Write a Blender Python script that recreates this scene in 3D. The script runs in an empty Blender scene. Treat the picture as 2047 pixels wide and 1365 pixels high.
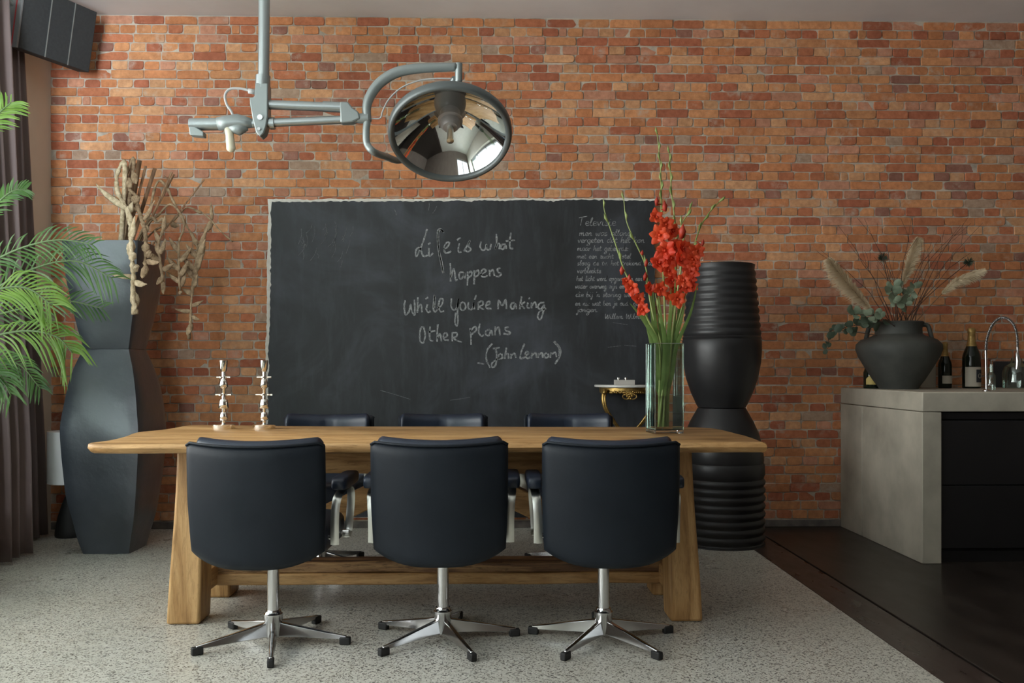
import bpy, math, random
from mathutils import Vector, Matrix, noise
random.seed(11)
PI = math.pi
scene = bpy.context.scene
COL = scene.collection

# ---------------------------------------------------------------- camera
F_PX = 1780.0                      # focal length in pixels of a 2047 wide frame
CZ = 1.05                          # camera height
YAW = math.radians(1.2)            # turned slightly to the right
HOR = 735.0                        # horizon row of the 1365 rows
cd = bpy.data.cameras.new('camera')
cam = bpy.data.objects.new('camera', cd); COL.objects.link(cam)
cam.location = (0, 0, CZ)
cam.rotation_euler = (PI/2, 0, -YAW)
cd.sensor_fit = 'HORIZONTAL'; cd.sensor_width = 36.0
cd.lens = 36.0*F_PX/2047.0
cd.shift_y = (HOR-682.5)/2047.0
cd.clip_start = 0.05
scene.camera = cam

def at(px, py, Y):
    """world point on the plane y = Y seen at a pixel of the 2047x1365 frame"""
    u = (px-1023.5)/F_PX; v = (HOR-py)/F_PX
    s = Y/(math.cos(YAW)-u*math.sin(YAW))
    return Vector((s*(math.sin(YAW)+u*math.cos(YAW)), Y, CZ+s*v))
def on(px, py, z=0.0):
    """world point on the level z seen at a pixel"""
    u = (px-1023.5)/F_PX; s = (CZ-z)*F_PX/(py-HOR)
    return Vector((s*(math.sin(YAW)+u*math.cos(YAW)), s*(math.cos(YAW)-u*math.sin(YAW)), z))

WALL_Y = on(1600, 1052).y          # brick wall
CEIL_Z = at(1100, 37, WALL_Y).z
LEFT_X = at(103, 400, WALL_Y).x
RIGHT_X = 4.6
FRONT_Y = -1.0

# ---------------------------------------------------------------- world and light
scene.view_settings.view_transform = 'Standard'
scene.view_settings.look = 'None'
scene.view_settings.gamma = 1.0
scene.view_settings.use_curve_mapping = False
scene.view_settings.exposure = 0.14
w = bpy.data.worlds.new('World'); scene.world = w; w.use_nodes = True
bg = w.node_tree.nodes['Background']
bg.inputs[0].default_value = (0.92, 0.97, 1.0, 1); bg.inputs[1].default_value = 2.0

def area(name, loc, rot, sx, sy, power, col):
    l = bpy.data.lights.new(name, 'AREA'); l.shape = 'RECTANGLE'; l.size = sx; l.size_y = sy
    l.energy = power; l.color = col
    o = bpy.data.objects.new(name, l); COL.objects.link(o); o.location = loc; o.rotation_euler = rot
    return o
WIN_Y0, WIN_Y1, WIN_Z0, WIN_Z1 = 0.0, 4.60, 0.55, 3.15     # window in the left wall
FW_X0, FW_X1, FW_Z0, FW_Z1 = -2.75, -1.0, 0.5, 3.15         # window behind the camera
area('daylight_left', (LEFT_X-0.70, (WIN_Y0+WIN_Y1)/2, (WIN_Z0+WIN_Z1)/2), (0, -PI/2-0.42, 0), WIN_Z1-WIN_Z0, WIN_Y1-WIN_Y0, 215, (1.0, 0.985, 0.95))
dl = area('daylight_front', ((FW_X0+FW_X1)/2, FRONT_Y-0.30, (FW_Z0+FW_Z1)/2), (PI/2+math.radians(14), 0, math.radians(27)), FW_X1-FW_X0, FW_Z1-FW_Z0, 165, (0.86, 0.94, 1.0))

dl.data.spread = math.radians(64)     # beam narrowed and aimed left by hand, so brightness falls off to the right

# ---------------------------------------------------------------- mesh helpers
class MB:
    def __init__(s): s.v = []; s.f = []; s.fm = []; s.col = []; s.m = 0; s.c = (1, 1, 1)
    def add(s, vs, fs):
        b = len(s.v)
        for p in vs: s.v.append(tuple(p)); s.col.append(s.c)
        for q in fs: s.f.append(tuple(b+i for i in q)); s.fm.append(s.m)
    def box(s, c, d, rot=None):
        hx, hy, hz = d[0]/2, d[1]/2, d[2]/2
        vs = [Vector((x, y, z)) for x in (-hx, hx) for y in (-hy, hy) for z in (-hz, hz)]
        if rot is not None: vs = [rot @ v for v in vs]
        c = Vector(c)
        s.add([v+c for v in vs], [(0,1,3,2), (4,6,7,5), (0,4,5,1), (2,3,7,6), (0,2,6,4), (1,5,7,3)])
    def prism8(s, lo, hi):
        """lo, hi : four points each, counter-clockwise from above"""
        s.add(list(lo)+list(hi), [(3,2,1,0), (4,5,6,7), (0,1,5,4), (1,2,6,5), (2,3,7,6), (3,0,4,7)])
    def tube(s, pts, r, n=10, cap=True, flat=1.0, up=None):
        pts = [Vector(p) for p in pts]; k = len(pts)
        rr = r if isinstance(r, (list, tuple)) else [r]*k
        t0 = (pts[1]-pts[0]).normalized()
        a = Vector(up) if up is not None else (Vector((0, 0, 1)) if abs(t0.z) < 0.9 else Vector((0, 1, 0)))
        nrm = (a - t0*a.dot(t0)).normalized()
        vs = []
        for i, p in enumerate(pts):
            if i == 0: t = pts[1]-pts[0]
            elif i == k-1: t = pts[-1]-pts[-2]
            else: t = (pts[i+1]-pts[i]).normalized()+(pts[i]-pts[i-1]).normalized()
            if t.length < 1e-9: t = t0
            t = t.normalized(); t0 = t
            nn = nrm - t*nrm.dot(t)
            if nn.length > 1e-6: nrm = nn.normalized()
            b = t.cross(nrm)
            for j in range(n):
                w_ = 2*PI*j/n
                vs.append(p + nrm*(math.cos(w_)*rr[i]) + b*(math.sin(w_)*rr[i]*flat))
        fs = []
        for i in range(k-1):
            for j in range(n):
                fs.append((i*n+j, i*n+(j+1) % n, (i+1)*n+(j+1) % n, (i+1)*n+j))
        if cap: fs.append(tuple(reversed(range(n)))); fs.append(tuple((k-1)*n+j for j in range(n)))
        s.add(vs, fs)
    def lathe(s, prof, c=(0, 0, 0), n=40, mat=None, close=False, cap=True):
        c = Vector(c); vs = []; fs = []
        for (r, z) in prof:
            for j in range(n):
                v = Vector((max(r, 1e-5)*math.cos(2*PI*j/n), max(r, 1e-5)*math.sin(2*PI*j/n), z))
                if mat is not None: v = mat @ v
                vs.append(v+c)
        m = len(prof)
        for i in range(m-1 if not close else m):
            i2 = (i+1) % m
            for j in range(n):
                fs.append((i*n+j, i*n+(j+1) % n, i2*n+(j+1) % n, i2*n+j))
        if not close and cap:
            if prof[0][0] > 1e-4: fs.append(tuple(reversed(range(n))))
            if prof[-1][0] > 1e-4: fs.append(tuple((m-1)*n+j for j in range(n)))
        s.add(vs, fs)
    def grid(s, fn, nu, nv, close_u=False):
        vs = [fn(i/nu, j/nv) for j in range(nv+1) for i in range(nu+1)]
        W = nu+1
        s.add(vs, [(j*W+i, j*W+i+1, (j+1)*W+i+1, (j+1)*W+i) for j in range(nv) for i in range(nu)])
    def build(s, name, mats, parent=None, smooth=False, bevel=0, seg=2, solid=0, sub=0, loc=None, color=False, angle=35):
        me = bpy.data.meshes.new(name); me.from_pydata(s.v, [], s.f); me.update()
        if not isinstance(mats, (list, tuple)): mats = [mats]
        for m in mats: me.materials.append(m)
        if len(mats) > 1: me.polygons.foreach_set('material_index', s.fm)
        if color:
            at_ = me.color_attributes.new('Col', 'FLOAT_COLOR', 'POINT')
            flat = []
            for c in s.col: flat += [c[0], c[1], c[2], 1.0]
            at_.data.foreach_set('color', flat)
        if smooth:
            me.polygons.foreach_set('use_smooth', [True]*len(me.polygons))
            if smooth == 'angle': me.set_sharp_from_angle(angle=math.radians(angle))
        o = bpy.data.objects.new(name, me); COL.objects.link(o)
        if parent is not None: o.parent = parent
        if loc is not None: o.location = loc
        if solid:
            q = o.modifiers.new('solid', 'SOLIDIFY'); q.thickness = solid; q.offset = 0
        if bevel:
            q = o.modifiers.new('bevel', 'BEVEL'); q.width = bevel; q.segments = seg; q.limit_method = 'ANGLE'; q.angle_limit = math.radians(40)
            me.polygons.foreach_set('use_smooth', [True]*len(me.polygons))
            q.harden_normals = False
            me.set_sharp_from_angle(angle=math.radians(64))
        if sub:
            q = o.modifiers.new('sub', 'SUBSURF'); q.levels = sub; q.render_levels = sub
        return o

def tag(o, label=None, cat=None, group=None, kind=None):
    if label: o['label'] = label
    if cat: o['category'] = cat
    if group: o['group'] = group
    if kind: o['kind'] = kind
    return o
def empty(name, loc=(0, 0, 0), rz=0, label=None, cat=None, group=None):
    o = bpy.data.objects.new(name, None); COL.objects.link(o); o.location = loc; o.rotation_euler = (0, 0, rz)
    o.empty_display_size = 0.05
    return tag(o, label, cat, group)
def copy_tree(o, parent=None):
    c = o.copy(); COL.objects.link(c)
    if parent is not None: c.parent = parent
    for ch in [x for x in KIDS(o)]: copy_tree(ch, c)
    return c
def KIDS(o): return [x for x in COL.objects if x.parent == o]
def cr(pts, k=6):
    """Catmull-Rom through the points (any dimension)"""
    P = [Vector(p) for p in pts]
    if len(P) < 3: return [P[0].lerp(P[-1], i/k) for i in range(k+1)]
    Q = [P[0]*2-P[1]]+P+[P[-1]*2-P[-2]]; out = []
    for i in range(1, len(Q)-2):
        a, b, c, d = Q[i-1], Q[i], Q[i+1], Q[i+2]
        for j in range(k):
            t = j/k
            out.append(((b*2)+(c-a)*t+(a*2-b*5+c*4-d)*t*t+(b*3-a-c*3+d)*t**3)*0.5)
    out.append(P[-1]); return out
def lerp1(tab, x):
    if x <= tab[0][0]: return tab[0][1]
    for (a, b), (c, d) in zip(tab, tab[1:]):
        if x <= c:
            t = (x-a)/(c-a); t = t
            return b+(d-b)*t
    return tab[-1][1]

# ---------------------------------------------------------------- materials
def mat(name, base=(0.5, 0.5, 0.5), rough=0.5, metal=0.0, **kw):
    m = bpy.data.materials.new(name); m.use_nodes = True
    b = m.node_tree.nodes['Principled BSDF']
    b.inputs['Base Color'].default_value = (*base, 1); b.inputs['Roughness'].default_value = rough
    b.inputs['Metallic'].default_value = metal
    for k, v in kw.items(): b.inputs[k.replace('_', ' ')].default_value = v
    return m
class NT:
    def __init__(s, m): s.t = m.node_tree; s.b = s.t.nodes['Principled BSDF']
    def n(s, typ, ins=None, **attrs):
        q = s.t.nodes.new(typ)
        for k, v in attrs.items(): setattr(q, k, v)
        if ins:
            for k, v in ins.items():
                if isinstance(v, bpy.types.NodeSocket): s.t.links.new(v, q.inputs[k])
                else: q.inputs[k].default_value = v
        return q
    def link(s, a, b): s.t.links.new(a, b)
    def coord(s, scale=(1, 1, 1), out='Object'):
        c = s.n('ShaderNodeTexCoord')
        return s.n('ShaderNodeMapping', {'Vector': c.outputs[out], 'Scale': scale}).outputs[0]
    def noise(s, vec, scale, detail=4, rough=0.55, dist=0.0):
        return s.n('ShaderNodeTexNoise', {'Vector': vec, 'Scale': scale, 'Detail': detail, 'Roughness': rough, 'Distortion': dist}).outputs[0]
    def ramp(s, fac, stops):
        q = s.n('ShaderNodeValToRGB', {'Fac': fac}); e = q.color_ramp.elements
        while len(e) > 1: e.remove(e[-1])
        e[0].position = stops[0][0]; e[0].color = (*stops[0][1], 1)
        for p, c in stops[1:]:
            x = e.new(p); x.color = (*c, 1)
        return q.outputs[0]
    def mix(s, fac, a, b, mode='MIX'):
        q = s.n('ShaderNodeMix', data_type='RGBA', blend_type=mode)
        for i, v in ((0, fac), (6, a), (7, b)):
            if isinstance(v, bpy.types.NodeSocket): s.t.links.new(v, q.inputs[i])
            elif isinstance(v, (tuple, list)): q.inputs[i].default_value = (*v, 1) if len(v) == 3 else v
            else: q.inputs[i].default_value = v
        return q.outputs[2]
    def bump(s, h, strength=0.3, dist=0.01, normal=None):
        ins = {'Height': h, 'Strength': strength, 'Distance': dist}
        if normal: ins['Normal'] = normal
        q = s.n('ShaderNodeBump', ins); s.link(q.outputs[0], s.b.inputs['Normal']); return q.outputs[0]
    def mrange(s, v, a, b, c, d):
        return s.n('ShaderNodeMapRange', {'Value': v, 'From Min': a, 'From Max': b, 'To Min': c, 'To Max': d}).outputs[0]
def grained(name, c1, c2, scale=(1, 1, 1), ns=6, rough=0.5, bump=0.1, bd=0.003, metal=0.0, rr=0.0, lo=0.3, hi=0.7, **kw):
    m = mat(name, c1, rough, metal, **kw); t = NT(m); v = t.coord(scale)
    f = t.noise(v, ns, 6)
    t.link(t.ramp(f, [(lo, c1), (hi, c2)]), t.b.inputs['Base Color'])
    if bump: t.bump(t.noise(v, ns*4, 5), bump, bd)
    if rr: t.link(t.mrange(f, 0.3, 0.7, rough-rr, rough+rr), t.b.inputs['Roughness'])
    return m

def brick_mat():
    m = mat('brick', rough=0.92); t = NT(m); v = t.coord()
    a = t.n('ShaderNodeAttribute', attribute_name='Col').outputs[0]
    n1 = t.noise(v, 28, 6, 0.65); n2 = t.noise(v, 160, 4, 0.7); n3 = t.noise(v, 9, 5, 0.6)
    c = t.mix(t.mrange(n1, 0.3, 0.7, 0.0, 1.0), t.mix(1.0, a, (0.80, 0.74, 0.72), 'MULTIPLY'), t.mix(1.0, a, (1.22, 1.25, 1.3), 'MULTIPLY'))
    c = t.mix(t.mrange(n2, 0.62, 0.75, 0.0, 0.6), c, (0.09, 0.04, 0.03))
    # lime smears left on the bricks
    sm = t.n('ShaderNodeMath', {0: t.mrange(n3, 0.56, 0.70, 0.0, 1.0), 1: t.mrange(n1, 0.40, 0.6, 0.0, 0.75)}, operation='MULTIPLY').outputs[0]
    c = t.mix(sm, c, (0.50, 0.41, 0.33))
    t.link(c, t.b.inputs['Base Color'])
    hh = t.n('ShaderNodeMath', {0: n2, 1: n1}, operation='ADD').outputs[0]
    t.bump(hh, 0.35, 0.003)
    return m
def mortar_mat():
    m = mat('mortar', rough=0.95); t = NT(m); v = t.coord()
    n1 = t.noise(v, 12, 6); n2 = t.noise(v, 120, 5, 0.7)
    t.link(t.ramp(n1, [(0.28, (0.34, 0.28, 0.22)), (0.5, (0.58, 0.50, 0.41)), (0.75, (0.70, 0.62, 0.51))]), t.b.inputs['Base Color'])
    t.bump(n2, 0.9, 0.006)
    return m
def wood_mat(name, axis=0, light=(0.57, 0.345, 0.145), mid=(0.43, 0.235, 0.085), dark=(0.20, 0.10, 0.030), rough=0.5, streak=1.0):
    m = mat(name, rough=rough); t = NT(m)
    sc = [9.0, 9.0, 9.0]; sc[axis] = 0.9
    v = t.coord(tuple(sc)); n1 = t.noise(v, 1.6, 6, 0.62, 1.2); n2 = t.noise(v, 14, 6, 0.75, 0.6)
    c = t.ramp(n1, [(0.31, dark), (0.45, mid), (0.58, light), (0.75, (light[0]*1.12, light[1]*1.12, light[2]*1.15))])
    c = t.mix(t.mrange(n2, 0.50, 0.64, 0.0, 0.60*streak), c, dark)
    v3 = t.coord(); k = t.n('ShaderNodeTexVoronoi', {'Vector': v3, 'Scale': 2.6}).outputs[0]
    c = t.mix(t.mrange(k, 0.02, 0.055, 0.85, 0.0), c, (0.06, 0.03, 0.012))
    t.link(c, t.b.inputs['Base Color'])
    t.bump(n2, 0.25, 0.003)
    return m
def terrazzo_mat():
    m = mat('terrazzo', rough=0.32); t = NT(m); v = t.coord()
    vo = t.n('ShaderNodeTexVoronoi', {'Vector': v, 'Scale': 85.0})
    r = t.n('ShaderNodeSeparateColor', {'Color': vo.outputs['Color']})
    c = t.ramp(r.outputs[0], [(0.0, (0.54, 0.53, 0.47)), (0.4, (0.64, 0.63, 0.57)), (0.72, (0.72, 0.71, 0.65)), (0.80, (0.38, 0.36, 0.31)), (0.85, (0.58, 0.57, 0.52)), (0.93, (0.64, 0.63, 0.60)), (0.945, (0.05, 0.05, 0.055)), (1.0, (0.03, 0.03, 0.03))])
    q = c.node; q.color_ramp.interpolation = 'CONSTANT'
    edge = t.mrange(vo.outputs['Distance'], 0.25, 0.50, 0.0, 0.7)
    c = t.mix(edge, c, (0.60, 0.59, 0.53))
    v2 = t.n('ShaderNodeTexVoronoi', {'Vector': v, 'Scale': 210.0})
    r2 = t.n('ShaderNodeSeparateColor', {'Color': v2.outputs['Color']})
    c = t.mix(t.mrange(r2.outputs[0], 0.80, 0.81, 0.0, 0.9), c, (0.07, 0.065, 0.06))
    big = t.noise(v, 0.9, 4)
    c = t.mix(t.mrange(big, 0.35, 0.7, 0.0, 0.30), c, (0.42, 0.37, 0.28))
    t.link(c, t.b.inputs['Base Color'])
    t.link(t.mrange(t.noise(v, 3, 4), 0.3, 0.7, 0.24, 0.42), t.b.inputs['Roughness'])
    return m
def board_mat():
    m = mat('chalkboard_paint', rough=0.55); t = NT(m); v = t.coord()
    n1 = t.noise(v, 1.6, 5, 0.6, 1.0); n2 = t.noise(t.coord((9, 9, 1.6)), 1.4, 6, 0.7)
    c = t.ramp(n1, [(0.3, (0.014, 0.016, 0.017)), (0.5, (0.024, 0.027, 0.031)), (0.72, (0.058, 0.064, 0.078))])
    c = t.mix(t.mrange(n2, 0.50, 0.75, 0.0, 0.22), c, (0.11, 0.12, 0.14))
    t.link(c, t.b.inputs['Base Color']); t.bump(t.noise(v, 60, 4), 0.1, 0.002)
    return m
def leaf_mat(name, c1, c2, trans=0.3, rough=0.45):
    m = mat(name, c1, rough); t = NT(m); v = t.coord()
    c = t.ramp(t.noise(v, 7, 4), [(0.32, c1), (0.68, c2)])
    t.link(c, t.b.inputs['Base Color'])
    tr = t.n('ShaderNodeBsdfTranslucent', {'Color': c})
    mx = t.n('ShaderNodeMixShader', {0: trans, 1: t.b.outputs[0], 2: tr.outputs[0]})
    t.link(mx.outputs[0], t.t.nodes['Material Output'].inputs[0])
    return m
def leather(name, c1, c2, rough=0.42, spec=0.5):
    m = mat(name, c1, rough, Specular_IOR_Level=spec); t = NT(m); v = t.coord()
    t.link(t.ramp(t.noise(v, 5, 4), [(0.3, c1), (0.7, c2)]), t.b.inputs['Base Color'])
    vo = t.n('ShaderNodeTexVoronoi', {'Vector': v, 'Scale': 420.0}).outputs[0]
    t.bump(vo, 0.12, 0.001)
    return m
def glass(name, tint=(0.9, 0.97, 0.94), rough=0.0):
    m = mat(name, tint, rough); t = NT(m)
    t.b.inputs['Transmission Weight'].default_value = 1.0; t.b.inputs['IOR'].default_value = 1.45
    return m
def thin_glass(name, tint=(0.9, 0.95, 0.92), strength=0.12):
    """a pane or vase wall: mostly clear, with reflections at grazing angles"""
    m = mat(name, tint, 0.02); t = NT(m)
    tr = t.n('ShaderNodeBsdfTransparent', {'Color': (*tint, 1)})
    gl = t.n('ShaderNodeBsdfGlossy', {'Color': (0.9, 1, 0.95, 1), 'Roughness': 0.03})
    lw = t.n('ShaderNodeLayerWeight', {'Blend': 0.25})
    f = t.mrange(lw.outputs['Fresnel'], 0, 1, strength*0.4, 0.9)
    mx = t.n('ShaderNodeMixShader', {0: f, 1: tr.outputs[0], 2: gl.outputs[0]})
    t.link(mx.outputs[0], t.t.nodes['Material Output'].inputs[0])
    return m

M = dict(
    brick=brick_mat(), mortar=mortar_mat(),
    plaster=grained('white_plaster', (0.76, 0.77, 0.77), (0.82, 0.83, 0.83), ns=3, rough=0.9, bump=0.05),
    wall_dim=grained('brown_painted_wall', (0.16, 0.13, 0.11), (0.20, 0.165, 0.14), ns=3, rough=0.8, bump=0.05),
    wall=grained('painted_wall', (0.62, 0.58, 0.50), (0.68, 0.64, 0.55), ns=3, rough=0.9, bump=0.05),
    torn=grained('torn_plaster', (0.74, 0.70, 0.62), (0.90, 0.87, 0.80), ns=30, rough=0.95, bump=0.6, bd=0.006),
    terrazzo=terrazzo_mat(),
    darkfloor=grained('dark_floor', (0.016, 0.012, 0.010), (0.040, 0.032, 0.027), scale=(3, 1.2, 1), ns=2.2, rough=0.34, bump=0.03, rr=0.05),
    darkband=grained('dark_band', (0.030, 0.020, 0.017), (0.060, 0.044, 0.038), scale=(3, 1.0, 1), ns=5, rough=0.32, bump=0.1, rr=0.08),
    greybase=grained('grey_base_paint', (0.10, 0.09, 0.085), (0.22, 0.19, 0.17), ns=14, rough=0.9, bump=0.4, bd=0.005),
    concrete=grained('concrete', (0.31, 0.285, 0.23), (0.52, 0.48, 0.39), ns=3.5, rough=0.75, bump=0.25, bd=0.002),
    wood=wood_mat('oak_long', 0), woodz=wood_mat('oak_upright', 2, streak=0.7), woody=wood_mat('oak_cross', 1),
    bark=wood_mat('waney_edge', 0, light=(0.42, 0.25, 0.11), mid=(0.20, 0.10, 0.045), dark=(0.05, 0.025, 0.012), rough=0.7, streak=1.3),
    board=board_mat(), chalk=grained('chalk', (0.13, 0.14, 0.145), (0.44, 0.45, 0.45), ns=90, rough=0.95, bump=0, lo=0.35, hi=0.68),
    faintchalk=grained('faint_chalk', (0.07, 0.075, 0.08), (0.24, 0.25, 0.25), ns=120, rough=0.95, bump=0, lo=0.35, hi=0.7),
    leather=leather('navy_leather', (0.0075, 0.0110, 0.0160), (0.012, 0.0165, 0.023), 0.5, 0.22),
    leather2=leather('navy_leather_soft', (0.011, 0.018, 0.033), (0.019, 0.029, 0.050), 0.36),
    chrome=mat('chrome', (0.62, 0.62, 0.62), 0.14, 1.0), satin=mat('satin_steel', (0.70, 0.71, 0.66), 0.32, 1.0),
    rubber=mat('black_rubber', (0.012, 0.012, 0.012), 0.6),
    silver=mat('polished_silver', (0.93, 0.90, 0.84), 0.08, 1.0),
    lampgrey=grained('grey_enamel', (0.23, 0.26, 0.255), (0.29, 0.325, 0.32), ns=3, rough=0.34, bump=0, metal=0.35),
    lamptube=mat('brushed_tube', (0.36, 0.395, 0.395), 0.28, 0.8),
    rimgrey=mat('rim_enamel', (0.11, 0.125, 0.125), 0.35, 0.3), mirror=mat('reflector_mirror', (0.80, 0.82, 0.82), 0.035, 1.0),
    bulbgrey=mat('bulb_housing', (0.28, 0.26, 0.25), 0.4, 0.4),
    blackmetal=mat('black_inner', (0.015, 0.015, 0.017), 0.35, 0.3),
    cream=mat('cream_handle', (0.72, 0.68, 0.52), 0.4),
    cable=mat('grey_cable', (0.42, 0.42, 0.41), 0.5),
    pot=grained('black_glazed_clay', (0.027, 0.033, 0.042), (0.052, 0.062, 0.078), ns=4, rough=0.36, bump=0.30, bd=0.010, rr=0.07, Coat_Weight=0.6, Coat_Roughness=0.30),
    pot2=grained('black_resin', (0.012, 0.012, 0.013), (0.020, 0.020, 0.021), ns=4, rough=0.40, bump=0.05, rr=0.05),
    jar=grained('dark_clay', (0.036, 0.038, 0.034), (0.075, 0.078, 0.068), ns=6, rough=0.7, bump=0.3, bd=0.003),
    curtain=grained('mauve_curtain', (0.13, 0.090, 0.082), (0.17, 0.120, 0.110), ns=2, rough=0.65, bump=0.02, Sheen_Weight=0.3),
    shade=mat('white_lamp_shade', (0.85, 0.85, 0.84), 0.7),
    speaker=grained('black_cloth', (0.026, 0.028, 0.029), (0.036, 0.038, 0.039), ns=60, rough=0.85, bump=0.2, bd=0.001),
    speakertrim=mat('grey_trim', (0.16, 0.16, 0.16), 0.45), seam=mat('silver_seam', (0.30, 0.32, 0.31), 0.4, 0.5), red=mat('red_line', (0.35, 0.03, 0.03), 0.5),
    gold=grained('worn_gold', (0.20, 0.11, 0.025), (0.62, 0.42, 0.14), ns=26, rough=0.36, bump=0.4, metal=0.85),
    marble=grained('white_marble', (0.55, 0.54, 0.50), (0.72, 0.71, 0.67), ns=8, rough=0.25, bump=0),
    box=mat('pale_box', (0.50, 0.47, 0.43), 0.6),
    palm=leaf_mat('palm_leaf', (0.030, 0.085, 0.022), (0.10, 0.22, 0.045), 0.40),
    palmlight=leaf_mat('palm_leaf_young', (0.085, 0.19, 0.022), (0.19, 0.33, 0.05), 0.42),
    palmstem=mat('palm_stalk', (0.10, 0.16, 0.06), 0.4),
    dried=grained('dried_husk', (0.17, 0.105, 0.055), (0.46, 0.33, 0.20), ns=40, rough=0.85, bump=0.9, bd=0.006),
    driedlight=grained('pale_dried_husk', (0.34, 0.25, 0.14), (0.74, 0.61, 0.42), ns=40, rough=0.85, bump=0.9, bd=0.006),
    stick=grained('brown_stick', (0.11, 0.055, 0.028), (0.30, 0.17, 0.085), scale=(1, 1, 0.15), ns=60, rough=0.8, bump=0.4),
    stalk=leaf_mat('green_stalk', (0.20, 0.28, 0.065), (0.42, 0.50, 0.19), 0.2),
    leaf=leaf_mat('sword_leaf', (0.08, 0.16, 0.035), (0.25, 0.37, 0.11), 0.35),
    petal=leaf_mat('red_petal', (0.74, 0.045, 0.015), (0.88, 0.12, 0.035), 0.35, 0.5),
    petaldark=leaf_mat('dark_red_bud', (0.38, 0.03, 0.015), (0.55, 0.06, 0.03), 0.25, 0.5),
    vglass=thin_glass('vase_glass', (0.975, 0.99, 0.98), 0.16), water=thin_glass('water', (0.95, 0.985, 0.94), 0.08),
    thickglass=glass('thick_glass', (0.99, 1.0, 0.99)),
    bottle=mat('green_black_glass', (0.010, 0.016, 0.010), 0.08, 0.0), foil=grained('gold_foil', (0.32, 0.20, 0.06), (0.55, 0.38, 0.14), ns=40, rough=0.45, bump=0.3, metal=0.6),
    paper=mat('label_paper', (0.55, 0.51, 0.42), 0.7), yellowpaper=mat('yellow_label', (0.55, 0.42, 0.13), 0.6), ink=mat('label_ink', (0.03, 0.035, 0.045), 0.6),
    blackfront=grained('black_cabinet', (0.008, 0.008, 0.009), (0.014, 0.014, 0.015), ns=3, rough=0.35, bump=0),
    gap=mat('dark_gap', (0.004, 0.004, 0.004), 0.7),
    pampas=leaf_mat('pampas', (0.66, 0.54, 0.36), (0.90, 0.78, 0.58), 0.2, 0.95),
    twig=grained('twig', (0.055, 0.028, 0.020), (0.12, 0.065, 0.045), ns=30, rough=0.8, bump=0.2),
    euca=leaf_mat('eucalyptus_leaf', (0.12, 0.17, 0.11), (0.30, 0.36, 0.25), 0.15, 0.6), eucadark=leaf_mat('dark_eucalyptus_leaf', (0.035, 0.055, 0.035), (0.08, 0.11, 0.07), 0.15, 0.6),
    panel=mat('dark_panel', (0.035, 0.036, 0.040), 0.3), edgeglass=thin_glass('glass_edge', (0.95, 0.99, 0.97), 0.9), smoke=thin_glass('clear_glass', (0.80, 0.84, 0.82), 0.3),
    frame=mat('window_frame', (0.20, 0.20, 0.19), 0.5), pane=thin_glass('window_pane', (0.97, 0.98, 0.98), 0.05),
)
# ================================================================ room shell
def struct(o): o['kind'] = 'structure'; return o
TERR_X = (on(1513, 1097).x+on(1868, 1362).x)/2       # edge of the terrazzo
GROOVE_X = (on(1536, 1076).x+on(1901, 1300).x)/2
def slab(name, x0, x1, y0, y1, z0, z1, m, bevel=0):
    b = MB(); b.box(((x0+x1)/2, (y0+y1)/2, (z0+z1)/2), (x1-x0, y1-y0, z1-z0)); return struct(b.build(name, m, bevel=bevel))
slab('floor', LEFT_X-0.2, TERR_X, FRONT_Y-0.2, WALL_Y+0.2, -0.12, 0, M['terrazzo'])
slab('trim_1', TERR_X, GROOVE_X-0.008, FRONT_Y-0.2, WALL_Y+0.02, -0.12, 0.002, M['darkband'], 0.003)
slab('trim_2', GROOVE_X-0.008, GROOVE_X+0.008, FRONT_Y-0.2, WALL_Y+0.02, -0.12, -0.012, M['gap'])
slab('floor_kitchen', GROOVE_X+0.008, RIGHT_X+0.2, FRONT_Y-0.2, WALL_Y+0.2, -0.12, 0.0, M['darkfloor'], 0.003)
slab('ceiling', LEFT_X-0.2, RIGHT_X+0.2, FRONT_Y-0.2, WALL_Y+0.2, CEIL_Z, CEIL_Z+0.15, M['plaster'])
slab('wall_right', RIGHT_X, RIGHT_X+0.2, FRONT_Y-0.2, WALL_Y+0.2, 0, CEIL_Z, M['wall_dim'])
# left wall with its window opening
b = MB()
def wallbox(b, a, c): b.box(((a[0]+c[0])/2, (a[1]+c[1])/2, (a[2]+c[2])/2), (c[0]-a[0], c[1]-a[1], c[2]-a[2]))
x0, x1 = LEFT_X-0.2, LEFT_X
wallbox(b, (x0, FRONT_Y-0.2, 0), (x1, WIN_Y0, CEIL_Z)); wallbox(b, (x0, WIN_Y1, 0), (x1, WALL_Y+0.2, CEIL_Z))
wallbox(b, (x0, WIN_Y0, 0), (x1, WIN_Y1, WIN_Z0)); wallbox(b, (x0, WIN_Y0, WIN_Z1), (x1, WIN_Y1, CEIL_Z))
struct(b.build('wall_left', M['wall']))
b = MB(); y0, y1 = FRONT_Y-0.2, FRONT_Y
wallbox(b, (LEFT_X, y0, 0), (FW_X0, y1, CEIL_Z)); wallbox(b, (FW_X1, y0, 0), (RIGHT_X, y1, CEIL_Z))
wallbox(b, (FW_X0, y0, 0), (FW_X1, y1, FW_Z0)); wallbox(b, (FW_X0, y0, FW_Z1), (FW_X1, y1, CEIL_Z))
struct(b.build('wall_front', M['wall_dim']))
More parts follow.
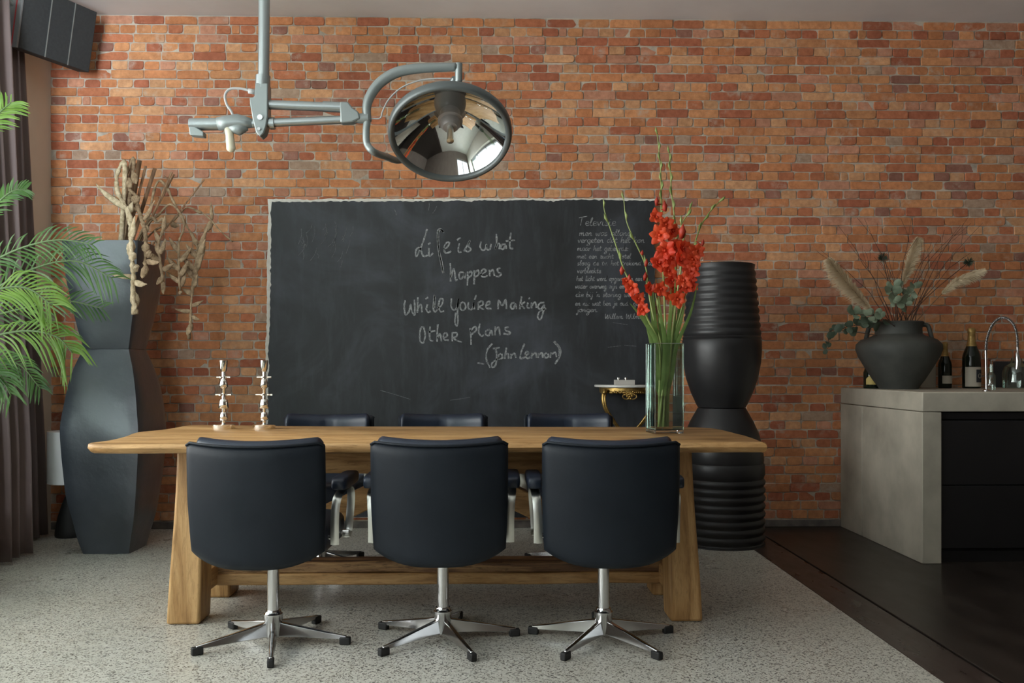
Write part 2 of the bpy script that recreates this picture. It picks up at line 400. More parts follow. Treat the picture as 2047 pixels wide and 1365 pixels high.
def window(name, along, fixed, a0, a1, z0, z1, nb):
    b = MB(); g = MB(); t = 0.06
    def bx(u0, u1, za, zb, bb=b, d=0.06):
        c = ((u0+u1)/2, fixed, (za+zb)/2) if along == 'x' else (fixed, (u0+u1)/2, (za+zb)/2)
        s = (u1-u0, d, zb-za) if along == 'x' else (d, u1-u0, zb-za)
        bb.box(c, s)
    bx(a0, a1, z0, z0+t); bx(a0, a1, z1-t, z1)
    for i in range(nb+1):
        u = a0+(a1-a0-t)*i/nb; bx(u, u+t, z0+t, z1-t)
    bx(a0+t, a1-t, z0+t, z1-t, g, 0.006)
    f = struct(b.build(name, M['frame'])); g.build('pane', M['pane'], f)
window('window_1', 'y', LEFT_X-0.14, WIN_Y0, WIN_Y1, WIN_Z0, WIN_Z1, 3)
window('window_2', 'x', FRONT_Y-0.14, FW_X0, FW_X1, FW_Z0, FW_Z1, 2)

# ---------------------------------------------------------------- brick wall
BR = [((0.56, 0.250, 0.120), 6), ((0.62, 0.310, 0.155), 6), ((0.50, 0.195, 0.105), 5), ((0.42, 0.150, 0.088), 3), ((0.64, 0.37, 0.21), 4),
      ((0.34, 0.170, 0.135), 0.9), ((0.56, 0.29, 0.20), 3), ((0.44, 0.33, 0.26), 0.6)]
def pickcol(rn):
    t = rn.random()*sum(w_ for _, w_ in BR)
    for c, w_ in BR:
        t -= w_
        if t <= 0: break
    k = rn.uniform(0.86, 1.12)
    return (c[0]*k*0.98, c[1]*k*0.88, c[2]*k*0.76)
def brick_wall():
    rn = random.Random(5)
    b = MB(); Y = WALL_Y; CH = 0.0588; SL = 0.2075
    b.m = 1; b.c = (0.5, 0.45, 0.4)
    b.add([(LEFT_X-0.1, Y, 0), (RIGHT_X+0.1, Y, 0), (RIGHT_X+0.1, Y, CEIL_Z), (LEFT_X-0.1, Y, CEIL_Z),
           (LEFT_X-0.1, Y+0.2, 0), (RIGHT_X+0.1, Y+0.2, 0), (RIGHT_X+0.1, Y+0.2, CEIL_Z), (LEFT_X-0.1, Y+0.2, CEIL_Z)],
          [(0, 1, 2, 3), (5, 4, 7, 6), (0, 3, 7, 4), (1, 5, 6, 2), (3, 2, 6, 7), (0, 4, 5, 1)])
    b.m = 0
    nrow = int(CEIL_Z/CH)+1
    for r in range(nrow):
        zt = CEIL_Z-0.004-r*CH; zc = zt-CH/2
        if zc < 0.075: break
        L = SL if r % 2 == 0 else SL/2
        x = LEFT_X-0.02-rn.uniform(0, L)*0.6 + (0.25*SL if r % 2 else 0)
        drift = rn.uniform(-0.002, 0.002)
        while x < RIGHT_X:
            l = L*rn.uniform(0.965, 1.035)
            if rn.random() < 0.02: l *= 0.55
            jx = rn.uniform(0.004, 0.0095); jz = rn.uniform(0.0045, 0.0085)
            xc = x+l/2; hx = l/2-jx/2; hz = CH/2-jz/2
            x += l
            if xc-hx > RIGHT_X: break
            dz = rn.uniform(-0.0012, 0.0012)+drift
            pro = rn.uniform(0.002, 0.010)
            if rn.random() < 0.04: pro = 0.0015
            tx = rn.uniform(-0.0022, 0.0022); tz = rn.uniform(-0.0016, 0.0016)
            b.c = pickcol(rn)
            nx = 6 if L == SL else 4; nz = 3
            out = []
            for i in range(nx+1): out.append((-1+2*i/nx, -1))
            for j in range(1, nz+1): out.append((1, -1+2*j/nz))
            for i in range(1, nx+1): out.append((1-2*i/nx, 1))
            for j in range(1, nz): out.append((-1, 1-2*j/nz))
            n = len(out); rings = []
            cut = [rn.choice((0.0008, 0.002, 0.003, 0.0065)) for _ in range(4)]
            for (sc, dep) in ((0.0, 0.0), (0.0, 0.75), (0.0014, 1.0)):
                ring = []
                for k_, (a_, c_) in enumerate(out):
                    px_, pz_ = a_*hx, c_*hz
                    corner = abs(a_) > 0.99 and abs(c_) > 0.99
                    q = (1 if a_ > 0 else 0)+(2 if c_ > 0 else 0)
                    if corner: px_ -= math.copysign(cut[q], a_); pz_ -= math.copysign(cut[q]*0.6, c_)
                    jj = 0.0011*noise.noise(Vector((xc*37+a_*3, zc*91+c_*2, k_*0.7+r)))
                    px_ += jj*1.6*(1 if abs(a_) > 0.99 else 0); pz_ += jj*1.4*(1 if abs(c_) > 0.99 else 0)
                    px_ -= math.copysign(sc, a_) if abs(a_) > 0.01 else 0; pz_ -= math.copysign(sc, c_) if abs(c_) > 0.01 else 0
                    d_ = pro*dep + (tx*a_+tz*c_ if dep > 0 else -0.004)
                    if dep > 0: d_ += 0.0010*noise.noise(Vector((xc*11+px_*30, r, pz_*30)))
                    ring.append(Vector((xc+px_, Y-d_, zc+dz+pz_)))
                rings.append(ring)
            vs = [p for ring in rings for p in ring]
            fs = []
            for q in range(2):
                for k_ in range(n):
                    fs.append((q*n+k_, q*n+(k_+1) % n, (q+1)*n+(k_+1) % n, (q+1)*n+k_))
            fs.append(tuple(2*n+k_ for k_ in range(n)))
            vs = [Vector((min(max(v.x, LEFT_X), RIGHT_X), v.y, v.z)) for v in vs]
            b.add(vs, fs)
    o = b.build('wall_back', [M['brick'], M['mortar']], color=True)
    return struct(o)
brick_wall()
slab('baseboard_back', LEFT_X, at(1679, 1040, WALL_Y).x, WALL_Y-0.012, WALL_Y, 0, 0.045, M['greybase'], 0.003)

# ================================================================ chalkboard
BY = WALL_Y-0.034
def jag(p, q, n, amp, seed):
    """a torn edge between two points in (x, z)"""
    out = []
    for i in range(n):
        t = i/n; x_ = p[0]+(q[0]-p[0])*t; z_ = p[1]+(q[1]-p[1])*t
        d = Vector((q[0]-p[0], q[1]-p[1])).normalized(); nr = (-d.y, d.x)
        a_ = amp*(noise.noise(Vector((x_*9, z_*9, seed)))+0.8*noise.noise(Vector((x_*45, z_*45, seed))))
        out.append((x_+nr[0]*a_, z_+nr[1]*a_))
    return out
def sheet(poly, y0, y1):
    b = MB(); n = len(poly)
    vs = [(x_, y0, z_) for x_, z_ in poly]+[(x_, y1, z_) for x_, z_ in poly]
    fs = [tuple(range(n)), tuple(reversed(range(n, 2*n)))]
    for k_ in range(n): fs.append((k_, n+k_, n+(k_+1) % n, (k_+1) % n))
    b.add(vs, fs); return b
def bp(px, py): p = at(px, py, BY-0.012); return (p.x, p.z)
TL, TR, BRt, BLt = bp(543, 403), bp(1309, 400), bp(1311, 1034), bp(532, 1034)
def loop(tl, tr, br, bl, amp, seed):
    return jag(bl, br, 60, amp*0.5, seed)+jag(br, tr, 90, amp*0.5, seed+1)+jag(tr, tl, 150, amp, seed+2)+jag(tl, bl, 110, amp, seed+3)
cb = empty('chalkboard', (0, 0, 0), 0, 'large dark chalkboard with torn white plaster edges and chalk writing on the brick wall', 'chalkboard')
o = sheet(loop((TL[0]-0.024, TL[1]+0.018), (TR[0]+0.002, TR[1]+0.014), (BRt[0]+0.003, BRt[1]-0.004), (BLt[0]-0.022, BLt[1]-0.004), 0.007, 3), BY-0.004, WALL_Y-0.0125).build('plaster_edge', M['torn'], cb)
o['label'] = 'torn white plaster edge'
o = sheet(loop(TL, TR, BRt, BLt, 0.011, 8), BY-0.012, BY-0.003).build('board', M['board'], cb)
CHY = BY-0.0135
def chalk(b, strokes, org, sc, width, k=5, rn=random.Random(2)):
    for st in strokes:
        pts = cr([Vector((p[0], p[1], 0)) for p in st], k) if len(st) > 2 else [Vector((st[0][0], st[0][1], 0)).lerp(Vector((st[-1][0], st[-1][1], 0)), i/4) for i in range(5)]
        W = [at(org[0]+p.x/sc, org[1]+p.y/sc, CHY) for p in pts]
        L_, R_ = [], []
        for i, p in enumerate(W):
            t = (W[min(i+1, len(W)-1)]-W[max(i-1, 0)])
            if t.length < 1e-7: t = Vector((1, 0, 0))
            t.normalize(); n_ = Vector((-t.z, 0, t.x)); hw = width/2*rn.uniform(0.75, 1.2)
            L_.append(p+n_*hw); R_.append(p-n_*hw)
        n = len(W); fr = L_+R_; bk = [v+Vector((0, 0.0018, 0)) for v in fr]
        fs = []
        for i in range(n-1):
            fs += [(i, i+1, n+i+1, n+i), (i, 2*n+i, 2*n+i+1, i+1), (n+i, n+i+1, 3*n+i+1, 3*n+i)]
        b.add(fr+bk, fs)
Q = """315,118 290,200 255,290 225,350 216,335 222,295 245,275 262,300 280,345 300,350 318,340|330,280 330,340 345,345 365,322|322,248 345,238|452,145 430,118 408,130 405,200 412,300 432,400 450,495|458,150 436,126 414,140 411,205 418,300 438,395 456,490|455,290 490,270 505,235 480,235 458,280 470,320 500,318 520,305
590,240 580,290 585,315 608,312|570,214 585,200 602,195|628,308 655,262 680,216 668,262 688,290 665,312 640,300
775,225 768,270 785,298 810,290 822,250 825,290 850,290 862,245|905,160 908,230 893,292 918,242 935,252 930,290|985,248 955,252 945,280 965,290 985,255 990,288|1030,150 1020,230 1025,280 1050,285|985,222 1065,212
512,410 515,480 515,565|518,530 540,455 552,500 558,555 575,548|625,485 595,490 588,525 602,545 625,520 630,490 640,540|660,480 661,540 658,600|662,500 690,480 695,510 665,535|718,470 718,530 715,590|720,490 750,470 755,505 722,530|770,510 815,480 800,460 778,478 780,520 810,527 830,512|845,465 850,522|852,490 875,465 890,520|940,450 915,460 922,485 946,500 930,522 898,520
128,725 120,780 130,850 160,820 175,760 185,820 208,850 210,780 205,720|235,700 234,760 232,832|233,800 262,760 272,828|318,760 308,800 322,828 345,818|300,715 325,700|378,680 368,790 382,824 405,805|384,684 376,790|405,792 440,765 450,716 425,718 412,775 430,822 460,818
522,710 520,780 545,810 572,780 582,715 574,800 578,900 568,945 552,915 560,830|625,740 600,755 600,800 625,810 645,782 630,742|668,740 665,790 690,805 710,780 712,740 716,803|735,680 720,722|750,808 754,742|752,745 785,733 792,762 758,782 800,805|820,772 850,755 845,735 822,750 820,790 865,798
920,802 925,725 955,772 985,720 992,800|1060,745 1035,755 1028,785 1048,800 1068,758 1078,800|1122,692 1112,745 1105,802|1110,770 1150,737|1118,768 1148,798|1175,745 1168,785 1190,792|1180,716 1192,704|1205,745 1205,795|1208,772 1235,740 1247,792|1315,745 1278,750 1260,785 1285,800 1315,765 1302,840 1280,890 1258,868 1275,822 1330,795
290,955 264,958 252,1020 258,1078 284,1086 298,1022 286,955|340,950 336,1010 340,1062 366,1075|322,1000 386,984|406,930 402,1000 400,1080|402,1052 425,1010 437,1076|455,1050 485,1030 480,1005 457,1015 458,1058 500,1066|530,1076 530,1000|530,1003 568,1004 566,1034 538,1046 575,1072 612,1082
682,962 688,1030 690,1105|682,990 720,950 735,978 692,1020|765,925 754,990 775,1030 800,1024|850,975 820,985 815,1015 840,1027 862,983 872,1027|895,947 895,1025|898,985 925,955 937,1025|1010,955 982,962 988,984 1026,1000 1008,1016 965,1010
870,1095 828,1150 820,1230 852,1302|898,1130 908,1200 900,1275 872,1300 870,1260 930,1215|876,1138 936,1128|945,1180 925,1195 930,1225 955,1217 952,1182|992,1130 975,1226|984,1192 1005,1180 1010,1226|1030,1182 1030,1225|1034,1196 1060,1178 1072,1216
1146,1095 1120,1160 1110,1222 1152,1210|1150,1200 1180,1180 1165,1162 1150,1190 1170,1222 1196,1210|1210,1175 1205,1222|1210,1196 1240,1174 1248,1216|1265,1175 1262,1217|1268,1192 1295,1174 1302,1216|1335,1174 1315,1190 1325,1216 1350,1206 1346,1180|1372,1170 1366,1216|1370,1192 1408,1170 1418,1212|1400,1075 1448,1130 1448,1200 1404,1270|1394,1078 1440,1134 1440,1200|745,1260 800,1270"""
for ln in Q.split('\n'):
    qs = [[tuple(map(float, p.split(','))) for p in st.split()] for st in ln.split('|')]
    if qs: b = MB(); chalk(b, qs, (780, 430), 4.2667, 0.0108); b.build('chalk_writing', M['chalk'], cb)['label'] = 'line of large handwritten chalk letters'
# single-stroke joined hand, letters on a 0..1 x-height grid
GL = dict(
 a=(0.9, "0.8,0.9 0.3,1 0.1,0.4 0.35,0 0.7,0.5 0.8,0.95 0.75,0.2 0.95,0.05"), b=(0.8, "0.2,2 0.1,1 0.1,0.1 0.5,0 0.7,0.5 0.4,0.9 0.1,0.5"),
 c=(0.75, "0.7,0.8 0.4,1 0.1,0.6 0.2,0.1 0.5,0 0.75,0.2"), d=(0.95, "0.75,0.9 0.3,1 0.1,0.4 0.35,0 0.7,0.5 0.9,2 0.75,1 0.75,0.1 0.95,0.05"),
 e=(0.75, "0.1,0.45 0.6,0.6 0.5,1 0.2,0.9 0.1,0.4 0.3,0 0.75,0.15"), f=(0.7, "0.7,1.8 0.5,2.1 0.3,1.6 0.25,0.4 0.2,-0.9|0,1 0.6,1"),
 g=(0.9, "0.75,0.9 0.3,1 0.1,0.4 0.35,0 0.7,0.5 0.75,0.95 0.7,-0.6 0.4,-1.1 0.1,-0.8 0.9,0.1"), h=(0.9, "0.25,2 0.15,1 0.1,0|0.12,0.4 0.5,1 0.7,0.7 0.65,0 0.9,0.1"),
 i=(0.5, "0.15,0.95 0.1,0.3 0.25,0 0.5,0.15|0.22,1.45 0.28,1.55"), j=(0.5, "0.3,0.95 0.3,-0.5 0.1,-1.1 0,-0.6 0.5,0.1|0.32,1.45 0.38,1.55"),
 k=(0.85, "0.2,2 0.1,0|0.12,0.5 0.65,1|0.2,0.6 0.5,0.1 0.85,0.1"), l=(0.5, "0.1,0.3 0.4,1.7 0.3,2 0.15,1.2 0.15,0.2 0.35,0 0.5,0.1"),
 m=(1.3, "0.1,0.95 0.1,0|0.12,0.5 0.4,1 0.5,0.7 0.5,0|0.52,0.5 0.85,1 0.95,0.7 0.95,0.05 1.3,0.1"), n=(0.9, "0.1,0.95 0.1,0|0.12,0.5 0.45,1 0.6,0.7 0.6,0.05 0.9,0.1"),
 o=(0.85, "0.5,1 0.15,0.8 0.15,0.2 0.45,0 0.7,0.4 0.5,1 0.85,0.9"), p=(0.9, "0.15,1 0.15,0 0.1,-1|0.15,0.6 0.5,1 0.75,0.6 0.5,0.1 0.2,0.1"),
 r=(0.65, "0.1,0.9 0.15,0|0.15,0.5 0.35,0.95 0.65,0.9"), s=(0.65, "0.55,0.9 0.25,1 0.2,0.6 0.55,0.4 0.45,0 0.05,0.05 0.65,0.2"),
 t=(0.65, "0.3,1.7 0.2,0.5 0.3,0 0.65,0.15|0,1.05 0.6,1.1"), u=(0.9, "0.1,0.95 0.1,0.2 0.4,0 0.65,0.5 0.7,0.95 0.65,0.1 0.9,0.1"),
 v=(0.75, "0.05,0.95 0.3,0 0.6,0.95 0.75,0.9"), w=(1.1, "0.05,0.95 0.15,0.1 0.35,0 0.5,0.8 0.6,0.05 0.85,0.1 0.95,0.95 1.1,0.9"),
 y=(0.85, "0.1,0.95 0.2,0.2 0.5,0.2 0.7,0.95 0.6,-0.6 0.3,-1.1 0.1,-0.7 0.85,0.1"), z=(0.75, "0.1,0.95 0.6,0.95 0.15,0.05 0.75,0.1"),
 T=(1.1, "0.0,1.9 0.6,2.1 1.3,2.3|0.5,2 0.45,1 0.4,0"), W=(1.4, "0.1,1.9 0.1,0.8 0.3,0 0.7,1.6 0.8,0 1.1,0.3 1.3,1.9"))
GL["'"] = (0.3, "0.2,1.9 0.1,1.5"); GL['.'] = (0.35, "0.1,0.05 0.2,0.1"); GL[':'] = (0.35, "0.1,0.05 0.2,0.1|0.15,0.8 0.2,0.9")
def hand(text, x, yb, xh, width_total, slant=0.12):
    tw = sum(GL[c][0] if c in GL else 0.75 for c in text); kx = width_total/tw; out = []; cx_ = x
    for c in text:
        if c in GL:
            for st in GL[c][1].split('|'):
                pts = [tuple(map(float, p.split(','))) for p in st.split()]
                out.append([(cx_+px_*kx+py_*xh*slant, yb-py_*xh) for px_, py_ in pts])
            cx_ += GL[c][0]*kx
        else: cx_ += 0.75*kx
    return out
poem = [("Televisie", 140, 222, 44, 415), ("men was allang", 150, 332, 32, 570), ("vergeten dat het kon", 135, 408, 32, 730), ("maar het gebeurde:", 130, 497, 30, 560),
        ("met een zucht  ustel", 125, 580, 26, 590), ("sloeg de tv. het trekend was", 130, 655, 26, 830), ("verbleekte", 130, 740, 28, 260), ("het licht werd opgevan en een", 120, 825, 27, 720),
        ("vader overweg zijn een", 108, 908, 27, 560), ("die bij 'n storing werd  a", 112, 1000, 29, 760), ("en nu: wat ben je oud  ge", 108, 1095, 28, 690), ("jongen.", 125, 1165, 30, 235), ("Willem Wilmink", 430, 1238, 27, 470)]
for a_ in poem:
    b = MB(); chalk(b, hand(*a_), (1130, 410), 5.458, 0.0042, 4); b.build('chalk_writing', M['chalk'], cb)['label'] = 'line of the small handwritten chalk poem'
# faint rubbed strokes
st = []; rn = random.Random(9)
for i in range(26):
    x_ = rn.uniform(600, 720); y_ = rn.uniform(440, 500)+abs(x_-660)*0.2; a_ = rn.uniform(0.9, 1.9); l_ = rn.uniform(8, 34)
    st.append([(x_, y_), (x_-l_*0.5*math.cos(a_)+3, y_+l_*0.5*math.sin(a_)), (x_-l_*math.cos(a_), y_+l_*math.sin(a_))])
for (x_, y_, dx, dy) in ((788, 418, 4, 12), (858, 405, -2, 16), (873, 412, -8, 14), (700, 480, -8, 26), (684, 520, -3, 14), (1215, 694, 26, -3), (1248, 690, 24, 2), (1225, 645, 30, 4), (900, 800, 40, -6), (760, 780, 60, 18)):
    st.append([(x_, y_), (x_+dx*0.5+1, y_+dy*0.5), (x_+dx, y_+dy)])
b = MB(); chalk(b, st, (0, 0), 1.0, 0.0032, 4); b.build('rubbed_chalk_mark', M['faintchalk'], cb)

# ================================================================ curtain and lamp behind the vase
def drape(ya, yb, xbase_bot, xbase_top, folds, amp, z0, z1, phase):
    def fn(u, v):
        z_ = z0+(z1-z0)*v; yy = ya+(yb-ya)*u
        xb = xbase_bot+(xbase_top-xbase_bot)*min(1, max(0, (z_-0.6)/(z1-0.6)))
        a_ = amp*(1-0.45*v)
        s_ = math.sin(u*folds*2*PI+phase+0.5*math.sin(v*3))
        return Vector((xb+a_*s_+0.3*a_*math.sin(u*folds*4.7*PI+1+v), yy+0.35*a_*math.cos(u*folds*2*PI+phase), z_))
    return fn
def drape2(ya, yb0, yb1, xb, xt, folds, amp, z0, z1, phase):
    def fn(u, v):
        f_ = drape(ya, yb0+(yb1-yb0)*v, xb, xt, folds, amp, z0, z1, phase); return f_(u, v)
    return fn
cu = empty('curtain', (0, 0, 0), 0, 'mauve brown floor-length curtain gathered beside the brick wall', 'curtain')
b = MB(); b.grid(drape2(4.55, 5.06, 5.04, -2.63, -2.73, 4.5, 0.050, 0.015, 3.12, 0.3), 100, 24); b.build('front_drape', M['curtain'], cu, smooth=True, solid=0.006)
b = MB(); b.grid(drape2(5.12, 5.60, 5.40, -2.80, -2.835, 4.0, 0.028, 0.015, 3.12, 1.6), 80, 24); b.build('rear_drape', M['curtain'], cu, smooth=True, solid=0.006)
b = MB(); b.tube([(-2.79, 0.5, 3.16), (-2.79, 5.66, 3.16)], 0.014); b.build('curtain_rail', M['satin'], cu, smooth='angle')
fl = on(127, 1077); fl.y += 0.09
L = empty('floor_lamp', (fl.x, fl.y, 0), 0, 'small lamp with white drum shade and black bell base behind the tall vase', 'lamp')
b = MB(); b.lathe([(0.0, 0), (0.085, 0), (0.09, 0.01), (0.088, 0.04), (0.074, 0.12), (0.05, 0.2), (0.03, 0.25), (0.018, 0.28), (0.012, 0.36), (0, 0.36)], n=40); b.build('base', M['rubber'], L, smooth='angle')
b = MB(); b.lathe([(0.130, 0.335), (0.132, 0.335), (0.132, 0.655), (0.130, 0.655)], n=48, close=True); b.lathe([(0.002, 0.60), (0.128, 0.60), (0.128, 0.606), (0.002, 0.606)], n=24, close=True); b.build('lamp_shade', M['shade'], L, smooth='angle')

# ================================================================ wall speaker
nb = math.radians(68)
e = Vector((math.cos(nb), math.sin(nb), 0)); nrm = Vector((math.sin(nb), -math.cos(nb), 0))
p0 = at(35.5, 94.5, 5.22); p1 = at(178, 151, 5.66)
p1 = Vector((p1.x, p1.y, p0.z)); e = (p1-p0); Ls = e.length; e.normalize(); nrm = Vector((e.y, -e.x, 0))
t_ = math.radians(11); upv = Vector((0, 0, 1))*math.cos(t_)+nrm*math.sin(t_); nf = upv.cross(e)*-1
if nf.dot(nrm) < 0: nf = -nf
sp = empty('wall_speaker', tuple(p0), 0, 'black slanted loudspeaker panel with two silver seams high in the corner above the curtain', 'speaker')
Rm = Matrix((e, -nf, upv)).transposed()
def spbox(name, u0, u1, d0, d1, h0, h1, m, bevel=0.002):
    b = MB(); b.box(Rm @ Vector(((u0+u1)/2, (d0+d1)/2, (h0+h1)/2)), (u1-u0, d1-d0, h1-h0), Rm); return b.build(name, m, sp, bevel=bevel)
SH = 0.375
spbox('cabinet', 0.0, Ls, 0.0, 0.10, 0, SH, M['speaker'], 0.004)
for k_ in (0.36, 0.68): spbox('seam', Ls*k_-0.003, Ls*k_+0.003, -0.003, 0.003, 0.0, SH, M['seam'], 0)['label'] = 'silver seam'
spbox('end_cap', -0.012, 0.0, -0.004, 0.10, -0.003, SH+0.003, M['speakertrim'])['label'] = 'grey end cap'
spbox('red_stripe', -0.0145, -0.0118, 0.035, 0.043, 0.0, SH, M['red'], 0)['label'] = 'thin red stripe'
spbox('bracket', Ls*0.4, Ls*0.6, 0.10, 0.155, 0.14, 0.24, M['blackmetal'])
# ================================================================ dining table
TZ = 0.76
def table():
    T = empty('dining_table', (0, 0, 0), 0, 'long oak dining table with live-edge top on splayed legs, six swivel chairs around it', 'table')
    # outline of the slab from its four sides, each given as (x, y) at z = TZ
    fl_ = on(176, 893, TZ+0.0); fr_ = on(1526, 893, TZ)
    yf = on(700, 886, TZ).y
    lf = [on(x_, y_, TZ) for x_, y_ in ((176, 884), (205, 881), (240, 874), (272, 863), (310, 860), (345, 855), (372, 849))]
    bk = [on(x_, y_, TZ) for x_, y_ in ((372, 849), (500, 850), (700, 852), (900, 852), (1100, 853), (1300, 853), (1400, 853.5))]
    rt = [on(x_, y_, TZ) for x_, y_ in ((1400, 853.5), (1440, 857), (1475, 866), (1510, 874), (1532, 884))]
    front = [Vector((rt[-1].x+0.005-(i/14.0)*(rt[-1].x-lf[0].x+0.0), yf+0.012*noise.noise(Vector((i*0.7, 3, 1))), TZ)) for i in range(15)]
    lf[0].y = yf+0.01
    poly = [Vector((p.x, p.y, 0)) for p in lf+bk[1:]+rt[1:]+front[:-1]]
    fine = []
    n = len(poly)
    for i in range(n):
        for k_ in range(4): fine.append(poly[i].lerp(poly[(i+1) % n], k_/4))
    # light smoothing of the outline
    for _ in range(2): fine = [(fine[i-1]+fine[i]*2+fine[(i+1) % len(fine)])/4 for i in range(len(fine))]
    n = len(fine); cen = sum(fine, Vector())/n
    b = MB(); rings = []
    for z_, inn in ((TZ-0.040, 0.022), (TZ-0.034, 0.008), (TZ-0.018, 0.0), (TZ-0.005, 0.006), (TZ, 0.014)):
        ring = []
        for i, p in enumerate(fine):
            t = (fine[(i+1) % n]-fine[i-1]).normalized(); nn = Vector((-t.y, t.x, 0))
            if nn.dot(cen-p) < 0: nn = -nn
            wob = 0.010*noise.noise(Vector((p.x*6, p.y*6, z_*60)))
            q = p+nn*(inn+wob); ring.append(Vector((q.x, q.y, z_)))
        rings.append(ring)
    vs = [p for r_ in rings for p in r_]; fs = []
    for k_ in range(len(rings)-1):
        for i in range(n): fs.append((k_*n+i, k_*n+(i+1) % n, (k_+1)*n+(i+1) % n, (k_+1)*n+i))
    fs.append(tuple(reversed(range(n)))); fs.append(tuple(4*n+i for i in range(n)))
    b.add(vs, fs); b.build('tabletop', M['wood'], T, smooth='angle', angle=50)
    # legs
    Yf = on(373, 1249).y; TT = TZ-0.04
    def leg(bx, tx_, by, ty, wx, wy, top=TT):
        b = MB(); lo = [(bx-wx/2, by-wy/2, 0), (bx+wx/2, by-wy/2, 0), (bx+wx/2, by+wy/2, 0), (bx-wx/2, by+wy/2, 0)]
        vs = []; N = 8
        for k_ in range(N+1):
            t = k_/N; cx_ = bx+(tx_-bx)*t; cy_ = by+(ty-by)*t
            w1 = wx*(1+0.05*math.sin(t*5+bx*9)) - 0.012*t; w2 = wy*(1-0.05*t)
            for sx, sy in ((-1, -1), (1, -1), (1, 1), (-1, 1)): vs.append((cx_+sx*w1/2, cy_+sy*w2/2, top*t))
        fs = [(3, 2, 1, 0), tuple(N*4+i for i in range(4))]
        for k_ in range(N):
            for i in range(4): fs.append((k_*4+i, k_*4+(i+1) % 4, (k_+1)*4+(i+1) % 4, (k_+1)*4+i))
        b.add(vs, fs); b.build('leg', M['woodz'], T, bevel=0.012, seg=3)
    wx, wy = 0.130, 0.15
    xl = on(333, 1249).x+wx/2; xr = on(1411, 1251).x-wx/2
    xlt = at(349, 905, Yf).x+wx/2-0.01; xrt = at(1386, 905, Yf).x-wx/2+0.01
    leg(xl, xlt, Yf+wy/2, Yf+wy/2+0.03, wx, wy); leg(xr, xrt, Yf+wy/2, Yf+wy/2+0.03, wx, wy)
    Yr = on(700, 853, TZ).y-0.30
    leg(xl, xlt, Yr+wy/2, Yr+wy/2-0.03, wx, wy); leg(xr, xrt, Yr+wy/2, Yr+wy/2-0.03, wx, wy)
    ym = (Yf+Yr+wy)/2
    for x_, s_ in ((xl+0.03, 1), (xr-0.03, -1)):
        b = MB(); b.box((x_, ym, 0.150), (0.085, Yr-Yf-wy+0.02, 0.085)); b.build('cross_beam', M['woody'], T, bevel=0.008)
        b = MB(); b.box((x_+s_*0.07, ym, TT-0.05), (0.09, Yr-Yf-wy+0.04, 0.10)); b.build('cross_beam', M['woody'], T, bevel=0.008)
    def plank(name, x0_, x1_, y_, z0_, z1_, d, m, amp=0.012, seed=0):
        b = MB(); N = 40; vs = []
        for i in range(N+1):
            x_ = x0_+(x1_-x0_)*i/N; a_ = amp*noise.noise(Vector((x_*3, seed, 1)))
            for dy, dz in ((-d/2, z0_+a_), (d/2, z0_), (d/2, z1_), (-d/2, z1_+a_*1.2)): vs.append((x_, y_+dy, dz))
        fs = [(0, 1, 2, 3), tuple(N*4+3-i for i in range(4))]
        for k_ in range(N):
            for i in range(4): fs.append((k_*4+i, (k_+1)*4+i, (k_+1)*4+(i+1) % 4, k_*4+(i+1) % 4))
        b.add(vs, fs); return b.build(name, m, T, bevel=0.006)
    plank('stretcher', xl+0.06, xr-0.06, ym, 0.105, 0.155, 0.13, M['wood'], 0.004, 4)
    o = plank('stretcher', xl+0.06, xr-0.06, ym+0.01, 0.154, 0.200, 0.13, M['bark'], 0.012, 2); o['label'] = 'dark waney-edged stretcher'
    plank('apron', xlt+0.05, xrt-0.05, Yf+0.13, TT-0.115, TT-0.002, 0.045, M['wood'], 0.010, 9)
    plank('apron', xlt+0.05, xrt-0.05, Yr+0.02, TT-0.115, TT-0.002, 0.045, M['wood'], 0.010, 6)
    xm = (xl+xr)/2
    for s_ in (-1, 1):
        p = Vector((xm+s_*0.02, ym, TT-0.10)); q = Vector((xm+s_*(xr-xm-0.12), ym, 0.20))
        d = (q-p); rot = Matrix.Rotation(-math.atan2(d.z, d.x), 3, 'Y')
        b = MB(); b.box((0, 0, 0), (d.length, 0.08, 0.10), rot)
        o = b.build('brace', M['wood'], T, bevel=0.006, loc=tuple((p+q)/2))
    return T
table()

# ================================================================ swivel chairs
def super_box(w_, d_, h_, c, r=0.05, k=5):
    """soft cushion box built as a rounded grid"""
    b = MB(); n = 14
    def sgn(a_, p_): return math.copysign(abs(a_)**p_, a_)
    vs = []; fs = []; N, Mv = 32, 14
    for j in range(Mv+1):
        ph = -PI/2+PI*j/Mv
        for i in range(N):
            th = 2*PI*i/N
            x_ = sgn(math.cos(ph), 0.35)*sgn(math.cos(th), 0.35); y_ = sgn(math.cos(ph), 0.35)*sgn(math.sin(th), 0.35); z_ = sgn(math.sin(ph), 0.5)
            vs.append((c[0]+x_*w_/2, c[1]+y_*d_/2, c[2]+z_*h_/2))
    for j in range(Mv):
        for i in range(N): fs.append((j*N+i, j*N+(i+1) % N, (j+1)*N+(i+1) % N, (j+1)*N+i))
    b.add(vs, fs); return b
BW = 0.243
def back_y(u, z):
    t = (z-0.32)/0.48
    return -0.175-0.072*(1-abs(u)**2.2)-0.055*t+0.020*t*t
